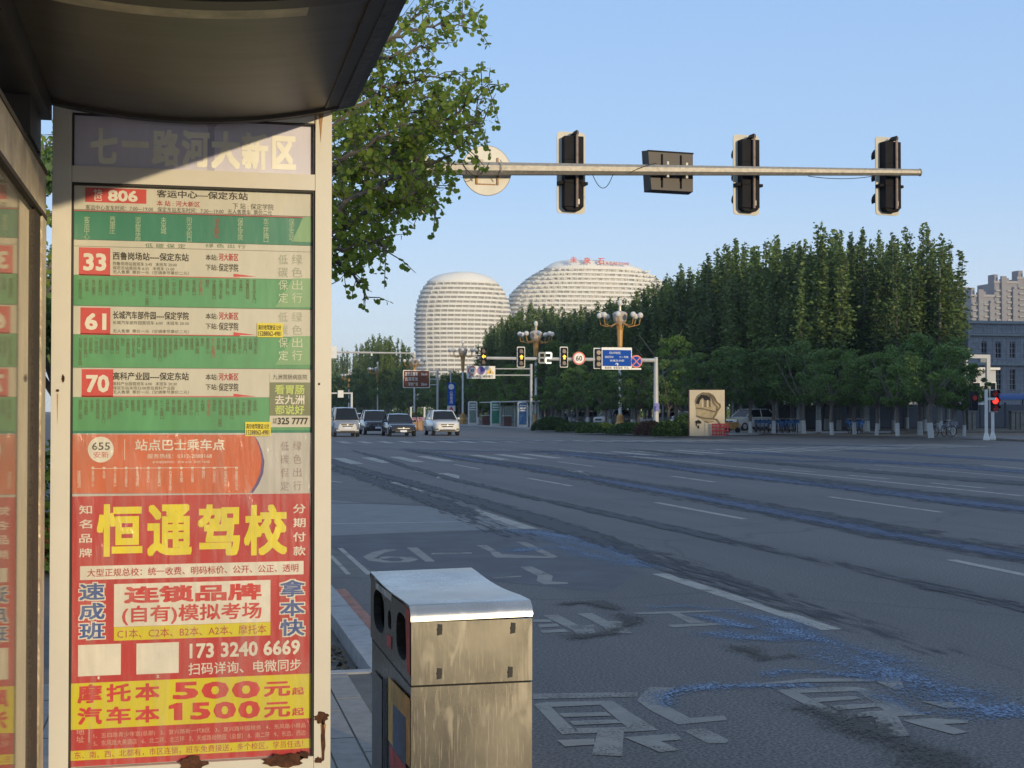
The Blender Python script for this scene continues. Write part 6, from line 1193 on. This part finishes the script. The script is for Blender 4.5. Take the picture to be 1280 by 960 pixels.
# ---- the fan-leaved tree behind the stop board
GK = root('fan_leaf_tree', (.45, 9.9, .02), 'large leafy green tree reaching out from behind the stop board over the pavement', 'tree')
r_ = random.Random(21); LEAF = []; tm = MB()
def gp(px, py, d): return atd(px, py, d)
tm.tube([(.45, 9.9, .0), (.43, 9.95, 1.4), (.40, 9.9, 2.6), (.48, 9.9, 3.6), (.5, 10, 5.2)], [.13, .11, .10, .07, .03], 9)
tips = []
def branch(pts, r0, dens=1., spread=.27):
    """pts in px + depth"""
    P = [gp(*p) for p in pts]; Q = []
    for a, b_ in zip(P, P[1:]):
        for i in range(6): Q.append(a.lerp(b_, i / 6) + Vector([r_.uniform(-.02, .02) for _ in range(3)]))
    Q.append(P[-1]); n = len(Q); tm.tube(Q, [r0 * (1 - .85 * i / (n - 1)) for i in range(n)], 5)
    L = 0
    for i in range(2, n):
        seg_ = (Q[i] - Q[i - 1]); kk = max(1, int(seg_.length / .075 * dens * (.6 + i / n)))
        for _ in range(kk):
            b0 = Q[i - 1].lerp(Q[i], r_.random()); dirn = (seg_.normalized() * .7 + Vector([r_.gauss(0, .8) for _ in range(3)])).normalized(); tl = r_.uniform(.12, spread); e = b0 + dirn * tl + Vector((0, 0, -.02))
            tm.tube([b0, b0.lerp(e, .5) + Vector((0, 0, .015)), e], [.005, .004, .002], 3, cap=False)
            for _2 in range(int(tl / .03)): LEAF.append((b0.lerp(e, r_.uniform(.2, 1.05)), dirn))
D0 = 9.9
B_ = [([(330, 300, 9.9), (400, 250, 9.7), (470, 200, 9.6), (540, 165, 9.5), (585, 130, 9.5), (612, 105, 9.5)], 1.0), ([(400, 250, 9.8), (470, 235, 9.9), (530, 210, 10.), (570, 190, 10), (592, 160, 10)], 1.0), ([(330, 330, 9.9), (420, 290, 9.8), (480, 255, 9.7), (530, 235, 9.6), (545, 262, 9.6)], 1.0),
      ([(350, 200, 9.9), (430, 150, 9.9), (480, 110, 9.9), (530, 100, 9.8), (572, 90, 9.8)], 1.), ([(400, 230, 10), (440, 180, 10.1), (480, 150, 10.2), (520, 140, 10.3), (560, 130, 10.3)], 1.1), ([(360, 310, 9.8), (430, 310, 9.6), (470, 300, 9.5), (490, 318, 9.5)], .9), ([(380, 300, 9.9), (425, 330, 9.9), (450, 350, 9.9), (463, 372, 9.9)], .7),
      ([(330, 100, 10), (430, 70, 10), (500, 45, 10), (550, 30, 10), (598, 38, 10)], .6), ([(430, 70, 10.2), (470, 60, 10.3), (520, 20, 10.4), (545, 0, 10.4), (560, -25, 10.4)], .7), ([(430, 80, 9.8), (480, 75, 9.7), (520, 62, 9.7), (535, 55, 9.7)], .8), ([(400, 150, 10.3), (440, 130, 10.4), (470, 95, 10.5), (480, 70, 10.5)], 1.0),
      ([(390, 260, 10.3), (440, 215, 10.5), (490, 190, 10.6), (540, 185, 10.6)], 1.2), ([(400, 280, 9.4), (440, 250, 9.3), (480, 225, 9.2), (520, 215, 9.2)], 1.1), ([(400, 200, 9.5), (440, 195, 9.4), (490, 165, 9.3), (540, 145, 9.3)], 1.1), ([(390, 330, 10.2), (430, 285, 10.3), (470, 275, 10.4), (505, 262, 10.4)], 1.1),
      ([(380, 270, 10.1), (430, 265, 10.1), (450, 300, 10.1), (480, 290, 10.0)], 1.), ([(330, 250, 9.9), (250, 180, 9.8), (150, 150, 9.6), (60, 180, 9.4)], 1.), ([(330, 280, 9.9), (240, 280, 9.9), (140, 260, 9.9), (50, 270, 9.9)], 1.2), ([(200, 280, 9.9), (120, 330, 9.9), (58, 350, 9.9)], 1.), ([(540, 165, 9.5), (570, 165, 9.4), (605, 150, 9.3)], .8), ([(380, 120, 9.9), (440, 110, 10), (500, 125, 10), (545, 118, 10.)], 1.1), ([(400, 175, 10.), (450, 165, 9.9), (500, 200, 9.8), (525, 250, 9.8)], 1.)]
for b_, dn in B_: branch([(x, y, d) for x, y, d in b_], .022, dn * 2.3)
REG = [(412, 130), (470, 92), (560, 84), (600, 102), (596, 150), (588, 195), (550, 262), (505, 268), (482, 300), (450, 335), (412, 345)]
def inside(x, y, Pg):
    c_ = False
    for (x0, y0), (x1, y1) in zip(Pg, Pg[1:] + Pg[:1]):
        if (y0 > y) != (y1 > y) and x < (x1 - x0) * (y - y0) / (y1 - y0) + x0: c_ = not c_
    return c_
REG2 = [(440, 60), (500, 5), (560, -30), (606, 40), (540, 60), (480, 80), (430, 110)]
k_n = 0
while k_n < 250:
    x, y = r_.uniform(405, 622), r_.uniform(-30, 350); a_ = inside(x, y, REG)
    if not a_ and not (inside(x, y, REG2) and r_.random() < .35): continue
    if a_ and r_.random() < max(0, (x - 500) / 170): continue
    k_n += 1; b0 = gp(x, y, r_.uniform(9.2, 10.7)); dirn = Vector((r_.uniform(.1, 1), r_.gauss(0, .5), r_.gauss(0, .45))).normalized(); tl = r_.uniform(.12, .26); st_ = b0 - dirn * tl * .6
    tm.tube([st_ - Vector((.06, 0, .03)), st_, b0 + dirn * tl * .5], [.004, .003, .0015], 3, cap=False)
    for _ in range(r_.randint(11, 18)): LEAF.append((st_.lerp(b0 + dirn * tl * .5, r_.uniform(0, 1.1)) + Vector([r_.gauss(0, .03) for _ in range(3)]), dirn))
LO2 = lambda mb, n, m, par: mb.build(n, m, par)
tm.build('trunk_and_branches', bark, GK)
Vv, Ff = [], []
fan = [(-.02, 0), (0, -.1), (.55, .45), (.42, .8), (.12, .95), (-.12, .97), (-.45, .8), (-.55, .42)]
nl = len(LEAF); print('leaves', nl); o_ = 0
base = np.array([(0, 0, 0), (.52, .42, .05), (.36, .86, -.04), (0, .98, .06), (-.36, .86, -.04), (-.52, .42, .05)])
P_ = np.array([tuple(p) for p, _ in LEAF]); n = len(P_)
yv = rn.normal(size=(n, 3)); yv[:, 2] = yv[:, 2] * .6 - .55; yv /= np.linalg.norm(yv, axis=1)[:, None]; xv = rn.normal(size=(n, 3)); xv -= (xv * yv).sum(1)[:, None] * yv; xv /= np.linalg.norm(xv, axis=1)[:, None]; zv = np.cross(xv, yv); s = rn.uniform(.030, .050, n)
V = P_[:, None, :] + (base[None, :, 0, None] * xv[:, None, :] + base[None, :, 1, None] * yv[:, None, :] + base[None, :, 2, None] * zv[:, None, :]) * s[:, None, None]
V = V.reshape(-1, 3) - np.array(WORG[GK.name]); idx = np.arange(n)[:, None] * 6; Fq = np.concatenate([idx + np.array([[0, 1, 2, 3]]), idx + np.array([[0, 3, 4, 5]])], 0)
fo = link('foliage', quadmesh('foliage', V, Fq), lf_gk, GK); fo['kind'] = 'stuff'
# street trees further along the near pavement, glimpsed past the stop board
for k, (x, y) in enumerate(((.3, 19.5), (.3, 26.), (.2, 33), (-2.5, 18), (-5, 24))):
    o = dup(RT[k % 4], (x if k > 1 else -1.6, y, .12), k, (.62, .62, .8)); o['label'] = 'dark street tree on the near pavement glimpsed left of the stop board'; o['group'] = 'near pavement trees'
bw = root('pavement_hedge', (-3.2, 14, .12), 'dark hedge on the near pavement seen through the slit beside the stop board', 'hedge'); q = np.stack([rn.uniform(-3, 2.6, 9000), rn.uniform(-.5, .5, 9000), rn.uniform(0, 1.25, 9000)], 1); link('foliage', join('foliage', [leafcloud(q, .05)]), lf_dk, bw)['kind'] = 'stuff'
LO(MB().box(-3, 2.6, .1, .35, 0, .55), 'low_wall', mat('brick_red_wall', (.13, .05, .035), .9, var=.3, scale=6), bw)
# ================================================================== BEHIND THE CAMERA: unseen blocks, the four right-hand ones added to shade the view
bm_ = mat('tan_render', (.36, .30, .24), .8, var=.08, scale=.3)
for x0, x1, H, yb2, lb in ((45.7, 60.5, 23.2, -100, 'added tan block behind the camera nearest the road, shading the near lanes'), (62, 106, 31, -101, 'added tan block behind the camera in the middle, shading the far road'), (108, 170, 40, -103, 'added tall tan block behind the camera, right of the middle one, shading the trees'), (172, 262, 57, -105, 'added tallest tan block behind the camera, farthest right, shading the gridded building'), (-60, -14, 15, -70, 'low tan block behind the camera on the left side')):
    o = root('unseen_block', (x0, yb2, 0), lb, 'building'); MB().box(x0, x1, yb2 - 14, yb2, 0, H).build('wall', bm_, o); MB().box(x0 - .3, x1 + .3, yb2 - 14.3, yb2 + .3, H, H + .5).build('roof', hbal, o); m = MB()
    for f_ in range(int(H / 3.1)):
        x = x0 + 1.2
        while x < x1 - 2: m.box(x, x + 1.6, yb2 + .001, yb2 + .06, f_ * 3.1 + 1., f_ * 3.1 + 2.5); x += 3.2
    m.build('windows', hw2, o)['kind'] = 'stuff'
# ================================================================== HAZE: thin evening air round everything
hm_ = bpy.data.materials.new('haze_air'); hm_.use_nodes = True; t = hm_.node_tree; t.nodes.remove(t.nodes['Principled BSDF'])
v_ = N(t, 'ShaderNodeVolumePrincipled'); v_.inputs['Density'].default_value = .0002; v_.inputs['Color'].default_value = (.86, .91, 1., 1); v_.inputs['Anisotropy'].default_value = .2; t.links.new(v_.outputs[0], t.nodes['Material Output'].inputs['Volume'])
hz = MB().box(-2600, 2600, -1300, 4100, -1.5, 118).build('haze', hm_); hz['kind'] = 'stuff'
